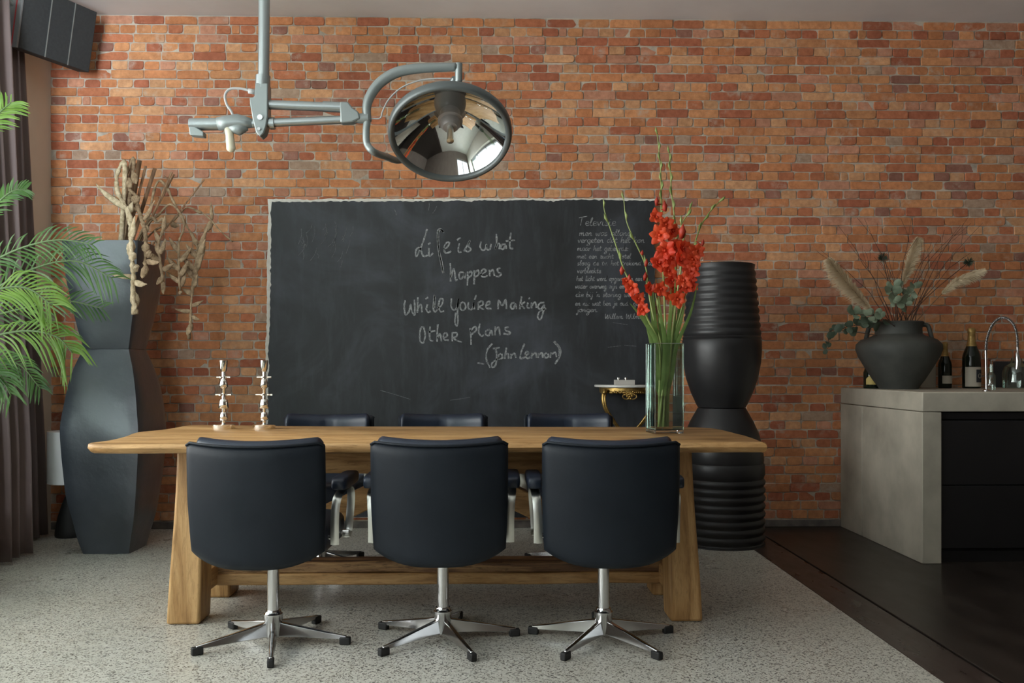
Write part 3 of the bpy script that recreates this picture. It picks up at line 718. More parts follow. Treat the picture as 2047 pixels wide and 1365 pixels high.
def panel(name, parent, m, w0, zlo, zhi, off, thick, pleat=False, edge=0.02):
    """curved back panel: u across, v up"""
    NU, NV = 44, 22; b = MB()
    def P(u, v, side):
        c_ = abs(u)
        zb = zlo(u); zt = zhi(u); z_ = zb+(zt-zb)*v
        ww = w0*(0.955+0.045*min(1, (z_-0.32)/0.25 if z_ > 0.32 else 0))
        ee = min(1.0, (1-abs(u))/0.10); ev = min(1.0, min(v, 1-v)/0.10)
        th = thick*(math.sqrt(1-(1-ee)**2)*0.85+0.15)*(math.sqrt(1-(1-ev)**2)*0.80+0.20)
        y_ = back_y(u, z_)+off+side*th/2
        if pleat and side > 0 and v > 0.35:
            g = sum(math.exp(-((u-q)/0.02)**2) for q in (-0.21, -0.14, -0.07, 0, 0.07, 0.14, 0.21)); y_ -= 0.010*g
        return Vector((u*ww, y_, z_))
    vs = []; 
    for side in (-1, 1):
        for j in range(NV+1):
            for i in range(NU+1):
                u = -1+2*i/NU; u = math.copysign(abs(u)**0.85, u)
                v = j/NV
                vs.append(P(u, v, side))
    W_ = NU+1; off2 = W_*(NV+1); fs = []
    for j in range(NV):
        for i in range(NU):
            a_ = j*W_+i
            fs.append((a_, a_+1, a_+W_+1, a_+W_)); fs.append((off2+a_, off2+a_+W_, off2+a_+W_+1, off2+a_+1))
    for i in range(NU):
        fs.append((i, off2+i, off2+i+1, i+1)); t_ = NV*W_+i; fs.append((t_, t_+1, off2+t_+1, off2+t_))
    for j in range(NV):
        a_ = j*W_; fs.append((a_, a_+W_, off2+a_+W_, off2+a_)); a_ = j*W_+NU; fs.append((a_, off2+a_, off2+a_+W_, a_+W_))
    b.add(vs, fs); return b.build(name, m, parent, smooth='angle', angle=70)
def make_chair(label):
    C = empty('swivel_chair', (0, 0, 0), 0, label, 'chair', 'navy leather swivel chairs at the oak table')
    zl = lambda u: 0.335+0.055*abs(u)**3+0.0
    zh = lambda u: 0.772+0.012*u*u-0.012*max(0, (abs(u)-0.93)/0.07)**2
    panel('back_shell', C, M['leather'], BW+0.006, zl, zh, -0.012, 0.034)
    panel('backrest', C, M['leather2'], BW-0.012, lambda u: 0.42, lambda u: 0.790+0.012*u*u-0.022*max(0, (abs(u)-0.9)/0.1)**2, 0.040, 0.075, pleat=True)
    # piping around the shell edge
    pts = []
    for i in range(31): u = -1+2*i/30; pts.append((u*(BW+0.004), back_y(u, zh(u))-0.020, zh(u)+0.001))
    b = MB(); b.tube(pts, 0.005, 8)
    b.build('piping', M['leather'], C, smooth=True)
    super_box(0.47, 0.46, 0.13, (0, 0.055, 0.415)).build('seat', M['leather2'], C, smooth=True)
    b = MB(); b.box((0, 0.05, 0.343), (0.34, 0.32, 0.016)); b.build('seat_plate', M['blackmetal'], C, bevel=0.004)
    for s in (-1, 1):
        # padded arm on a bent flat bar
        b = super_box(0.060, 0.30, 0.050, (s*0.268, 0.045, 0.617)); ap = b.build('armrest', M['leather2'], C, smooth=True)
        b = MB(); xx = s*0.258
        path = cr([(xx, -0.105, 0.395), (xx, -0.108, 0.48), (xx+s*0.004, -0.100, 0.548), (xx+s*0.008, -0.065, 0.578), (xx+s*0.010, 0.03, 0.588), (xx+s*0.010, 0.115, 0.582), (xx+s*0.010, 0.155, 0.545), (xx+s*0.004, 0.165, 0.47), (xx, 0.150, 0.405), (xx, 0.11, 0.385)], 5)
        b.tube(path, 0.016, 4, flat=0.28, up=(1, 0, 0)); b.build('arm_bar', M['satin'], C, smooth='angle', angle=40)
        for yy_, zz_ in ((0.13, 0.40), (-0.085, 0.42)): b = MB(); b.tube([(s*0.215, yy_, zz_), (s*0.264, yy_, zz_)], 0.010, 10); b.build('arm_bolt', M['chrome'], C, smooth='angle')
    b = MB(); b.lathe([(0, 0.085), (0.023, 0.085), (0.023, 0.337), (0, 0.337)], n=24); b.build('column', M['chrome'], C, smooth='angle')
    b = MB(); b.lathe([(0, 0.022), (0.024, 0.022), (0.032, 0.028), (0.034, 0.095), (0.036, 0.100), (0.036, 0.112), (0.031, 0.116), (0.028, 0.126), (0, 0.126)], n=24); b.build('hub', M['chrome'], C, smooth='angle')
    for k_ in range(5):
        a_ = 2*PI*k_/5+PI/2; rot = Matrix.Rotation(a_, 3, 'Z')
        sec = [(0.022, 0.017, 0.028, 0.082), (0.12, 0.014, 0.026, 0.064), (0.22, 0.0115, 0.022, 0.045), (0.285, 0.009, 0.020, 0.034)]
        vs = []; 
        for (r_, w_, z0_, z1_) in sec:
            for (yy, zz) in ((-w_, z0_), (w_, z0_), (w_*0.62, z1_), (-w_*0.62, z1_)): vs.append(rot @ Vector((r_, yy, zz)))
        fs = [(0, 1, 2, 3), (15, 14, 13, 12)]
        for q in range(3):
            for i in range(4): fs.append((q*4+i, (q+1)*4+i, (q+1)*4+(i+1) % 4, q*4+(i+1) % 4))
        b = MB(); b.add(vs, fs); lg = b.build('leg', M['chrome'], C, bevel=0.003)
        b = MB(); b.box(rot @ Vector((0.280, 0, 0.015)), (0.042, 0.024, 0.030), rot); b.build('foot_cap', M['rubber'], lg, bevel=0.005)
    return C
proto = make_chair('navy leather swivel chair seen from behind, nearest the left table leg')
def base_turn(C, rz):
    """turn the five-legged base under the seat"""
    for ch in KIDS(C):
        if ch.name.split('.')[0] in ('leg', 'hub', 'column'): ch.rotation_euler = (0, 0, rz)
CH = [((545, 1286), 0.0, math.radians(-22), 'navy leather swivel chair seen from behind, nearest the left table leg'),
      ((885, 1279), 0.0, math.radians(-11), 'navy leather swivel chair seen from behind, middle one on the near side'),
      ((1207, 1281), 0.0, math.radians(0), 'navy leather swivel chair seen from behind, in front of the glass vase')]
FRONT_CH = []
for (p, rz, bt, lab) in CH: FRONT_CH.append((on(*p), rz, bt, lab))
REAR = [((660,), 'navy leather swivel chair on the far side, behind the left near chair'),
        ((886,), 'navy leather swivel chair on the far side, middle one before the chalkboard'),
        ((1135,), 'navy leather swivel chair on the far side, left of the gold console')]
places = []
for p, rz, bt, lab in FRONT_CH: places.append((p.x, p.y+0.01, rz, bt, lab))
for (px_,), lab in REAR:
    q = at(px_, 850, 4.98); places.append((q.x, 4.98-0.25, PI, math.radians(random.uniform(-20, 20)), lab))
for i, (x_, y_, rz, bt, lab) in enumerate(places):
    c = proto if i == 0 else copy_tree(proto)
    c.location = (x_, y_, 0); c.rotation_euler = (0, 0, rz); c['label'] = lab
    base_turn(c, bt)
proto.rotation_euler = (0, 0, math.radians(-2))

# ================================================================ candlesticks
def candlestick(px, lab):
    p = on(px, 857, TZ)
    C = empty('candlestick', (p.x, p.y, TZ), random.uniform(0, 3), lab, 'candlestick', 'polished silver candlesticks on the table')
    b = MB(); b.lathe([(0, 0), (0.052, 0), (0.053, 0.003), (0.053, 0.020), (0.050, 0.022), (0.012, 0.022), (0, 0.022)], n=40); b.build('base', M['silver'], C, smooth='angle')
    pr = [(0, 0.022), (0.008, 0.022), (0.009, 0.04)]; z_ = 0.045
    def cone(z0, z1, r0, r1): return [(r0*0.9, z0), (r0, z0+0.003), (r1, z1-0.003), (r1*0.9, z1), (0.008, z1+0.001)]
    pr += [(0.018, 0.042)]+cone(0.045, 0.078, 0.019, 0.015)+[(0.009, 0.095)]+cone(0.097, 0.140, 0.024, 0.018)+[(0.0085, 0.158)]
    pr += [(0.0085, 0.162), (0.0085, 0.19)]+cone(0.198, 0.235, 0.020, 0.015)+[(0.0085, 0.25), (0.0085, 0.27)]+[(0.012, 0.272), (0.016, 0.285), (0.019, 0.325), (0.017, 0.326), (0.013, 0.30), (0, 0.295)]
    b = MB(); b.lathe(pr, n=32); b.build('stem', M['silver'], C, smooth='angle', angle=50)
    for z_, r_ in ((0.162, 0.040), (0.245, 0.035)):
        b = MB()
        b.lathe([(0.007, z_-0.004), (0.014, z_-0.004), (0.014, z_+0.004), (0.007, z_+0.004)], n=24, close=True)
        for k_ in range(4):
            a_ = PI/2*k_; d = Vector((math.cos(a_), math.sin(a_), 0)); b.tube([d*0.010+Vector((0, 0, z_)), d*r_+Vector((0, 0, z_))], 0.0042, 10)
        b.build('cross_ring', M['silver'], C, smooth='angle')
candlestick(447, 'polished silver stepped candlestick on the table in front of bare brick')
candlestick(528, 'polished silver stepped candlestick on the table at the left chalkboard edge')

# ================================================================ surgical lamp
LY = 3.95
def surgical_lamp():
    top = at(530, 0, LY)
    S = empty('surgical_lamp', (top.x, LY, CEIL_Z), 0, 'grey ceiling-hung operating theatre lamp with round mirror dish above the table', 'lamp')
    I = Matrix.Translation(-Vector(S.location))
    def A(px_, py_, dy=0.0): return at(px_, py_, LY+dy)-Vector(S.location)
    sc = LY/F_PX
    b = MB(); pb = A(526, 190); b.tube([(0, 0, 0), (pb.x+0.002, 0, pb.z)], 11.0*sc, 24); b.lathe([(0, 0), (0.075, 0), (0.07, -0.03), (0.03, -0.06), (0, -0.06)], n=32); b.build('pole', M['lamptube'], S, smooth='angle')
    p = A(526, 152); q = A(525, 178)
    b = MB(); b.tube([p, q], 14.5*sc, 24); b.build('collar', M['lamptube'], S, smooth='angle')
    # tapering joint block
    out = [A(x_, y_) for x_, y_ in ((514, 170), (539, 170), (539, 235), (536, 255), (531, 270), (523, 277), (515, 268), (508, 240), (502, 200), (512, 197))]
    b = MB(); n = len(out); d = 0.032
    b.add([v+Vector((0, -d, 0)) for v in out]+[v+Vector((0, d, 0)) for v in out], [tuple(range(n)), tuple(reversed(range(n, 2*n)))]+[(k_, n+k_, n+(k_+1) % n, (k_+1) % n) for k_ in range(n)])
    jb = b.build('joint_block', M['lampgrey'], S, bevel=0.005)
    for x_, y_, r_ in ((524, 239, 0.012), (522, 262, 0.007)):
        c_ = A(x_, y_); b = MB(); b.tube([c_+Vector((0, -d-0.008, 0)), c_+Vector((0, -d+0.002, 0))], r_, 18); b.build('bolt', M['chrome'], jb, smooth='angle')
    b = MB(); b.tube([A(502, 208), A(690, 215)], 9.2*sc, 20); b.build('upper_arm', M['lamptube'], S, smooth='angle')
    b = MB(); b.tube([A(646, 213), A(684, 214.5)], 10.4*sc, 20); b.build('sleeve', M['lamptube'], S, smooth='angle')
    b = MB(); b.tube([A(540, 247), A(549, 246.5)], 12*sc, 20); b.build('sleeve', M['lamptube'], S, smooth='angle')
    b = MB(); b.tube([A(505, 247), A(735, 237)], 8.2*sc, 20); b.build('lower_arm', M['lamptube'], S, smooth='angle')
    out = [A(x_, y_) for x_, y_ in ((681, 206), (697, 206), (706, 218), (718, 226), (722, 240), (705, 247), (682, 248))]; n = len(out); d = 0.026
    b = MB(); b.add([v+Vector((0, -d, 0)) for v in out]+[v+Vector((0, d, 0)) for v in out], [tuple(range(n)), tuple(reversed(range(n, 2*n)))]+[(k_, n+k_, n+(k_+1) % n, (k_+1) % n) for k_ in range(n)])
    b.build('end_block', M['lampgrey'], S, bevel=0.006)
    # counterweight side
    b = MB(); b.tube([A(380, 249), A(440, 248)], 12.0*sc, 24); b.build('weight_tube', M['lamptube'], S, smooth='angle')
    b = MB(); out = [A(x_, y_) for x_, y_ in ((380, 248), (404, 262), (410, 266), (410, 275), (382, 272))]; n = len(out); d = 0.022
    b.add([v+Vector((0, -d, 0)) for v in out]+[v+Vector((0, d, 0)) for v in out], [tuple(range(n)), tuple(reversed(range(n, 2*n)))]+[(k_, n+k_, n+(k_+1) % n, (k_+1) % n) for k_ in range(n)])
    b.build('weight_foot', M['lampgrey'], S, bevel=0.004)
    b = MB(); b.tube([A(436, 248), A(455, 245), A(475, 243), A(492, 245), A(506, 247)], [13*sc, 14*sc, 15*sc, 12*sc, 8*sc], 20); b.tube([A(455, 253), A(478, 258), A(494, 254)], [8*sc, 13*sc, 7*sc], 16); b.build('casting', M['lampgrey'], S, smooth=True)
    b = MB(); b.tube([A(457, 256), A(459, 270), A(462, 298), A(463, 303)], [8.5*sc, 8*sc, 9*sc, 5*sc], 18); b.build('handle', M['cream'], S, smooth=True)['label'] = 'cream hand grip'
    b = MB(); b.tube(cr([A(508, 184), A(498, 181), A(480, 177), A(460, 178), A(450, 190), A(453, 208), A(462, 222), A(468, 236)], 6), 2.6*sc, 10); b.tube([A(497, 182), A(510, 184)], 5*sc, 12); b.build('cable', M['cable'], S, smooth=True)
    # yoke: flattened tube arching over the dish and back under it
    yo = cr([A(735, 243), A(733, 215), A(741, 190), A(760, 165), A(790, 146), A(825, 138), A(870, 135), A(912, 134)], 8)
    b = MB(); b.tube(yo, [(8.0+2.5*math.sin(PI*i/(len(yo)-1)))*sc for i in range(len(yo))], 14); b.build('yoke', M['lampgrey'], S, smooth=True)
    yo = cr([A(735, 236), A(732, 262), A(734, 288), A(748, 304), A(772, 313, 0.14), A(800, 320, 0.26), A(850, 300, 0.36)], 8)
    b = MB(); b.tube(yo, 7.2*sc, 14); b.build('yoke', M['lampgrey'], S, smooth=True)
    b = MB(); b.tube([A(715, 237), A(737, 236)], 10*sc, 18); b.build('swivel', M['lampgrey'], S, smooth='angle')
    b = MB(); b.tube(cr([A(740, 237), A(760, 236), A(765, 222), A(778, 198), A(803, 175), A(838, 161), A(870, 157), A(905, 157)], 6), 1.7*sc, 8); b.build('cable', M['cable'], S, smooth=True)
    b = MB(); b.tube([A(917, 127), A(917, 160), A(914, 178, 0.03)], [7.5*sc, 7.5*sc, 6*sc], 18); b.tube([A(908, 155), A(903, 186, 0.06)], [5*sc, 17*sc], 18); b.build('pivot', M['lampgrey'], S, smooth='angle')
    # dish
    Rr = 0.276*LY/4.02
    cen = at(900, 269, LY)-Vector(S.location)
    el = math.radians(56); nx_ = 0.03
    nd = Vector((nx_, -math.cos(el), -math.sin(el))).normalized()
    zax = -nd; xax = Vector((1, 0, 0)); yax = zax.cross(xax).normalized(); xax = yax.cross(zax).normalized()
    Rd = Matrix((xax, yax, zax)).transposed()
    D = 0.150
    prof_in = []; N = 22
    for i in range(N+1):
        r_ = Rr*0.905*(1-i/N)
        prof_in.append((r_, D*(1-(r_/(Rr*0.905))**1.75)))
    b = MB(); b.lathe(prof_in, cen, 72, Rd, cap=False); b.build('reflector', M['mirror'], S, smooth=True)['label'] = 'mirror-polished inside of the dish'
    b = MB(); b.lathe([(Rr*(1-i/N)+0.002, 0.006+(D+0.012)*(1-(1-i/N)**1.75)) for i in range(N+1)], cen, 72, Rd, cap=False); b.build('dish_shell', M['lampgrey'], S, smooth=True)
    rim = [(Rr*0.900, 0.004), (Rr*0.915, -0.012), (Rr*0.95, -0.020), (Rr*0.99, -0.018), (Rr*1.012, -0.004), (Rr*1.014, 0.016), (Rr*0.99, 0.026), (Rr*0.91, 0.016)]
    b = MB(); b.lathe(rim, cen, 72, Rd, close=True); b.build('rim', M['rimgrey'], S, smooth='angle', angle=60)
    b = MB(); b.lathe([(0.046, D-0.002), (0.046, 0.10), (0.056, 0.095), (0.056, 0.086), (0.044, 0.082), (0.042, 0.06), (0.032, 0.045), (0.0, 0.043)], cen, 36, Rd); b.build('bulb_housing', M['bulbgrey'], S, smooth='angle')
    b = MB(); b.lathe([(0.0, 0.06), (0.0155, 0.06), (0.0155, -0.025), (0.017, -0.03), (0.016, -0.042), (0.0, -0.046)], cen, 24, Rd); b.build('grip', M['satin'], S, smooth='angle')['label'] = 'steel focusing grip in the dish centre'
surgical_lamp()
# ================================================================ tall angular vases on the left (one stack of two)
def square_pot(parent, name, levels, m, cx_, cy_, hollow=False):
    """levels: (z, half width) ; four gently bulging faces with soft arrises"""
    b = MB(); n = 12; rings = []
    lv = []
    K = 30; z0_, z1_ = levels[0][0], levels[-1][0]
    pts = cr([Vector((l[1], l[0], 0)) for l in levels], 6)
    for p in pts:
        h_ = p.x; z_ = p.y; ring = []
        for s_ in range(4):
            for i in range(n):
                t = -1+2*i/n
                e_ = 0.035*h_*(1-t*t)     # faces belly out a little
                rd = 1-0.018*abs(t)**14
                q = {0: (t*h_*rd, -(h_+e_)*rd), 1: ((h_+e_)*rd, t*h_*rd), 2: (-t*h_*rd, (h_+e_)*rd), 3: (-(h_+e_)*rd, -t*h_*rd)}[s_]
                d = 0.004*noise.noise(Vector((q[0]*7, q[1]*7, z_*7)))
                ring.append((cx_+q[0]*(1+d/h_), cy_+q[1]*(1+d/h_), z_))
        rings.append(ring)
    N = 4*n; vs = [p for r_ in rings for p in r_]; fs = []
    for k_ in range(len(rings)-1):
        for i in range(N): fs.append((k_*N+i, k_*N+(i+1) % N, (k_+1)*N+(i+1) % N, (k_+1)*N+i))
    fs.append(tuple(reversed(range(N))))
    top = len(rings)-1
    if hollow:
        base = len(vs)
        for dz, sc in ((0.0, 0.92), (-0.35, 0.72)):
            for p in rings[top]: vs.append((cx_+(p[0]-cx_)*sc, cy_+(p[1]-cy_)*sc, p[2]+dz))
        for i in range(N):
            j = (i+1) % N
            fs.append((top*N+i, top*N+j, base+j, base+i)); fs.append((base+i, base+j, base+N+j, base+N+i))
        fs.append(tuple(base+N+i for i in range(N)))
    else: fs.append(tuple(top*N+i for i in range(N)))
    b.add(vs, fs); return b.build(name, m, parent, smooth='angle', angle=38)
g0 = on(165, 1107); g1 = on(257, 1107); hb = (g1.x-g0.x)/2
VX = (g0.x+g1.x)/2; VY = g0.y+hb
def hw(px0, px1, py):
    """half width whose front face spans the two pixels"""
    h_ = 0.2
    for _ in range(8):
        a_ = at(px0, py, VY-h_); b_ = at(px1, py, VY-h_); h_ = (b_.x-a_.x)/2
    return h_
def zz(py, h_): return at(200, py, VY-h_).z
lv = [(0.0, hb)]
for py, a_, c_ in ((1040, 141, 266), (980, 128, 271), (900, 119, 276), (850, 119, 276), (790, 130, 273), (740, 147, 268)):
    h_ = hw(a_, c_, py); lv.append((zz(py, h_), h_))
h_ = hw(168, 262, 697); ZN = zz(697, h_); lv += [(ZN-0.012, h_*1.01), (ZN-0.004, h_*0.97), (ZN, h_*0.90)]
square_pot(None, 'floor_vase', lv, M['pot'], VX, VY)
o = [x for x in COL.objects if x.name.startswith('floor_vase')][0]
tag(o, 'tall black square-sided floor vase, the barrel-shaped lower one on the floor', 'vase', 'stacked black floor vases')
lv2 = [(ZN+0.001, h_*0.90), (ZN+0.006, h_*0.97), (ZN+0.018, h_*1.0)]
for py, a_, c_ in ((620, 146, 269), (560, 134, 274), (510, 128, 279), (480, 126, 282)):
    hh_ = hw(a_, c_, py); lv2.append((zz(py, hh_), hh_))
VTZ = lv2[-1][0]
o = square_pot(None, 'floor_vase', lv2, M['pot'], VX, VY, True)
tag(o, 'black square flared vase standing on top of the barrel-shaped one, holding dried stalks', 'vase', 'stacked black floor vases')

# ---------------------------------------------------------------- dried stalks
DY = VY
def dp(x_, y_, Y): return at(200+x_/3.414, 300+y_/3.414, Y)
def dried_sticks():
    S = [((215, 60), 13, 0.02), ((270, 70), 16, 0.05), ((312, 108), 9, 0.0), ((375, 124), 13, 0.07), ((490, 150), 8, -0.02), ((712, 200), 5, 0.0), ((168, 330), 9, 0.06), ((240, 90), 8, -0.05), ((505, 165), 6, 0.04)]
    L_ = ['thick dried brown stick, leftmost of the upright bundle in the black vase', 'widest dried brown stick at the middle of the upright bundle', 'thin dried stick between the wide ones of the bundle', 'dried brown stick leaning right behind the bundle', 'dried stick slanting right with a forked tip', 'long thin dried stick reaching farthest to the upper right', 'short pale dried stick low at the left of the bundle', 'slim dried stick in front of the leftmost thick one', 'thin dried stick beside the slanting forked one']
    for i, ((x_, y_), w_, dy) in enumerate(S):
        top = dp(x_, y_, DY+dy)
        bx = VX+0.02+(x_-300)*0.00022+random.uniform(-0.03, 0.03)
        bot = Vector((bx+(top.x-VX)*-0.15, DY+dy*0.8, VTZ-0.25))
        b = MB(); r_ = w_/3.414*DY/F_PX*1.05
        mid = top.lerp(bot, 0.5)+Vector((random.uniform(-0.006, 0.006), 0, 0))
        b.tube(cr([bot, mid, top], 5), [r_*0.9]*5+[r_]*5+[r_], 6, flat=0.55, up=(1, 0, 0))
        if i in (4,): b.tube([top-Vector((0.01, 0, 0.05)), top+Vector((-0.045, 0, -0.02))], [r_*0.6, r_*0.4], 6)
        tag(b.build('dried_stick', M['stick']), L_[i], 'dried stick', 'dried sticks in the black vase')
dried_sticks()
def bract(b, base, d, out, L_, w_):
    """boat-shaped dried bract: starts on the stalk, sweeps out and curls up"""
    d = d.normalized(); out = (out-d*out.dot(d)).normalized()
    pts = []; rr = []
    for i in range(7):
        t = i/6
        pts.append(base+d*(L_*0.25*t)+out*(L_*0.85*t**0.85)+Vector((0, 0, L_*0.45*t*t)))
        rr.append(w_*(math.sin(PI*min(1, t*0.9+0.12)))**0.8*0.5+0.0008)
    b.tube(pts, rr, 7, flat=0.45, up=(0, 1, 0))
def hanging(name, spine, Yd, brs, r0, m, lab, swell=None, rnd=3):
    rn = random.Random(rnd)
    yo_ = lambda y_: Yd[0]+(Yd[1]-Yd[0])*min(1, max(0, (y_-430)/170))
    P = [dp(x_, y_, DY+yo_(y_)+(0.012*math.sin(i*1.7))) for i, (x_, y_) in enumerate(spine)]
    # root inside the vase
    if spine[0][1] < 700 and name != 'x':
        P = [Vector((VX+0.05+rn.uniform(-0.03, 0.03), DY+Yd[0]*0.3, VTZ-0.12))]+P
    C = cr(P, 7); b = MB()
    b.tube(C, [r0*(1+0.75*noise.noise(Vector((i*0.9, rnd+0.3, 0.4)))) for i in range(len(C))], 8)
    st_ = b.build(name, m, smooth=True)
    tag(st_, lab, 'dried flower', 'dried hanging flower stalks in the black vase')
    for (x_, y_, ang, L_, w_) in brs:
        bb = MB(); base = dp(x_, y_, DY+yo_(y_))
        # snap to the nearest spine point
        base = min(C, key=lambda q: (q-base).length)
        a_ = math.radians(ang); dirv = Vector((math.cos(a_), rn.uniform(-0.5, 0.3), math.sin(a_)))
        pts = []; rr = []; N = 8
        for i in range(N+1):
            t = i/N
            pts.append(base+dirv*(L_*t)+Vector((0, 0, 0.25*L_*t*t))+Vector((0.10*L_*math.sin(t*5+rn.random()), 0, 0))*0.3)
            rr.append(max(0.0010, w_*1.7*(t+0.03)**0.5*(1-t)**0.85*(1+0.25*noise.noise(Vector((t*6, x_, y_))))))
        bb.tube(pts, rr, 8, flat=1.9, up=(0, 1, 0))
        bb.build('bract', m, st_, smooth=True)
hanging('dried_flower', [(170, 125), (125, 140), (112, 210), (125, 300), (175, 390), (205, 500), (212, 620), (218, 730), (228, 860), (225, 950), (238, 1120)], (-0.10, -0.29),
        [(180, 400, 150, 0.19, 0.014), (195, 440, 60, 0.06, 0.014), (207, 520, -75, 0.10, 0.015), (212, 620, -100, 0.11, 0.017), (216, 700, -80, 0.07, 0.017), (212, 780, -60, 0.05, 0.02), (226, 860, 190, 0.11, 0.010), (230, 900, -25, 0.10, 0.013), (225, 960, -88, 0.12, 0.019), (232, 1040, -80, 0.07, 0.013), (205, 500, 100, 0.08, 0.013), (215, 600, 75, 0.10, 0.012)], 0.0125, M['driedlight'], 'pale thick dried flower stalk hanging lowest down the front of the black vase', rnd=3)
hanging('dried_flower', [(230, 95), (185, 150), (180, 200), (205, 270), (250, 320), (255, 380), (280, 460), (305, 540), (312, 640), (308, 740), (310, 850)], (-0.07, -0.27),
        [(200, 190, -60, 0.10, 0.017), (230, 160, -70, 0.10, 0.016), (245, 300, -90, 0.07, 0.020), (265, 400, 200, 0.08, 0.012), (300, 520, -60, 0.06, 0.015), (312, 640, -95, 0.06, 0.018), (310, 700, -40, 0.05, 0.018), (310, 750, -20, 0.10, 0.012), (308, 790, -92, 0.10, 0.015), (290, 480, 40, 0.12, 0.010)], 0.0105, M['dried'], 'knotted dried flower stalk beside the pale one, ending in a pod', rnd=4)
hanging('dried_flower', [(330, 480), (390, 490), (430, 470), (425, 560), (400, 640), (410, 760), (425, 860), (425, 940)], (-0.05, -0.16),
        [(400, 620, 115, 0.06, 0.010), (410, 700, 50, 0.08, 0.012), (410, 760, 150, 0.08, 0.012), (420, 820, 20, 0.07, 0.012), (422, 860, -110, 0.07, 0.012), (425, 900, -80, 0.10, 0.010), (418, 560, 80, 0.07, 0.010), (408, 700, 110, 0.06, 0.013)], 0.0080, M['dried'], 'dried flower stalk hanging against the dark side of the vase', rnd=5)
hanging('dried_flower', [(320, 520), (400, 440), (480, 370), (560, 450), (570, 540), (540, 620), (538, 760), (540, 860), (548, 960)], (0.0, -0.05),
        [(538, 700, 130, 0.09, 0.011), (540, 760, 40, 0.09, 0.012), (540, 820, 140, 0.09, 0.011), (542, 860, 45, 0.09, 0.012), (545, 910, 150, 0.08, 0.010), (546, 930, 60, 0.08, 0.011), (548, 960, -80, 0.03, 0.009)], 0.0065, M['dried'], 'dried flower stalk second from the right, short upturned bracts', rnd=6)
hanging('dried_flower', [(300, 560), (380, 240), (440, 232), (500, 350), (580, 500), (650, 620), (665, 720), (640, 820), (632, 920), (622, 1060), (618, 1180), (606, 1290)], (0.02, 0.0),
        [(660, 640, 110, 0.05, 0.012), (665, 690, 52, 0.12, 0.014), (662, 730, 50, 0.10, 0.014), (650, 780, 48, 0.10, 0.014), (655, 740, 135, 0.08, 0.012), (640, 820, 130, 0.08, 0.013), (640, 830, 50, 0.10, 0.014), (632, 880, 125, 0.08, 0.013), (630, 930, 55, 0.07, 0.013), (626, 980, 165, 0.06, 0.012), (624, 1050, 5, 0.08, 0.010), (620, 1100, 188, 0.09, 0.009), (618, 1130, -35, 0.07, 0.009), (612, 1180, -92, 0.10, 0.014), (640, 870, 60, 0.06, 0.013)], 0.0075, M['dried'], 'longest dried flower stalk at the right, hanging far below with many bracts', rnd=7)
hanging('dried_flower', [(360, 560), (480, 500), (560, 420), (600, 390), (700, 430), (760, 480), (820, 550), (905, 625)], (0.05, 0.05),
        [(755, 480, 95, 0.09, 0.008), (740, 500, 250, 0.11, 0.014), (700, 435, 170, 0.05, 0.007), (480, 515, -30, 0.06, 0.012)], 0.0050, M['dried'], 'dried stalk arching over to the right and ending in a thin point', rnd=8)

# ================================================================ round ribbed pots on the right
def ribbed():
    g = on(1444, 1101); CX = at(1443, 900, g.y+0.24).x; CYv = g.y+0.245
    def Z(py): return at(1443, py, CYv).z
    def R(px): return px*CYv/F_PX/0.995
    pr = [(0, 0), (R(80), 0), (R(84), 0.012)]
    def ribs(y_hi, y_lo, n, rlo, rhi, amp):
        out = []
        for k_ in range(n):
            for t in (0.0, 0.25, 0.5, 0.75, 0.9):
                f = (k_+t)/n; py = y_lo+(y_hi-y_lo)*f; r_ = rlo+(rhi-rlo)*f
                out.append((R(r_+amp*math.sin(PI*min(1, t/0.9))), Z(py)))
        return out
    pr += [(r_, z_) for r_, z_ in ribs(952, 1092, 9, 81, 81, 4)]
    pr += [(R(82), Z(950)), (R(84), Z(945)), (R(83), Z(926)), (R(81), Z(923)), (R(82), Z(918)), (R(80), Z(896)), (R(73), Z(868)), (R(62), Z(842)), (R(52), Z(824)), (R(47), Z(815)), (0, Z(814.5))]
    b = MB(); b.lathe(pr, (CX, CYv, 0), 64)
    tag(b.build('floor_pot', M['pot2'], smooth='angle', angle=40), 'round black ribbed pot standing upside down on the floor, lower of the stack', 'pot', 'stacked round black pots')
    pr = [(0, Z(813.5)), (R(47), Z(813.5)), (R(50), Z(808)), (R(60), Z(786)), (R(70), Z(757)), (R(76), Z(725)), (R(78), Z(700)), (R(77.5), Z(682)), (R(76), Z(679)), (R(77.5), Z(675))]
    for k_ in range(9):
        for t in (0.0, 0.3, 0.6, 0.9):
            f = (k_+t)/9; py = 672+(540-672)*f; r_ = 75+(63.5-75)*f
            pr.append((R(r_+2.6*math.sin(PI*min(1, t/0.9))), Z(py)))
    pr += [(R(64), Z(536)), (R(65), Z(531)), (R(61), Z(529.5)), (R(58), Z(534)), (R(60), Z(600)), (R(66), Z(700)), (0, Z(740))]
    b = MB(); b.lathe(pr, (CX, CYv, 0), 64)
    tag(b.build('floor_pot', M['pot2'], smooth='angle', angle=40), 'round black ribbed pot with open top, upper of the stack beside the red flowers', 'pot', 'stacked round black pots')
ribbed()

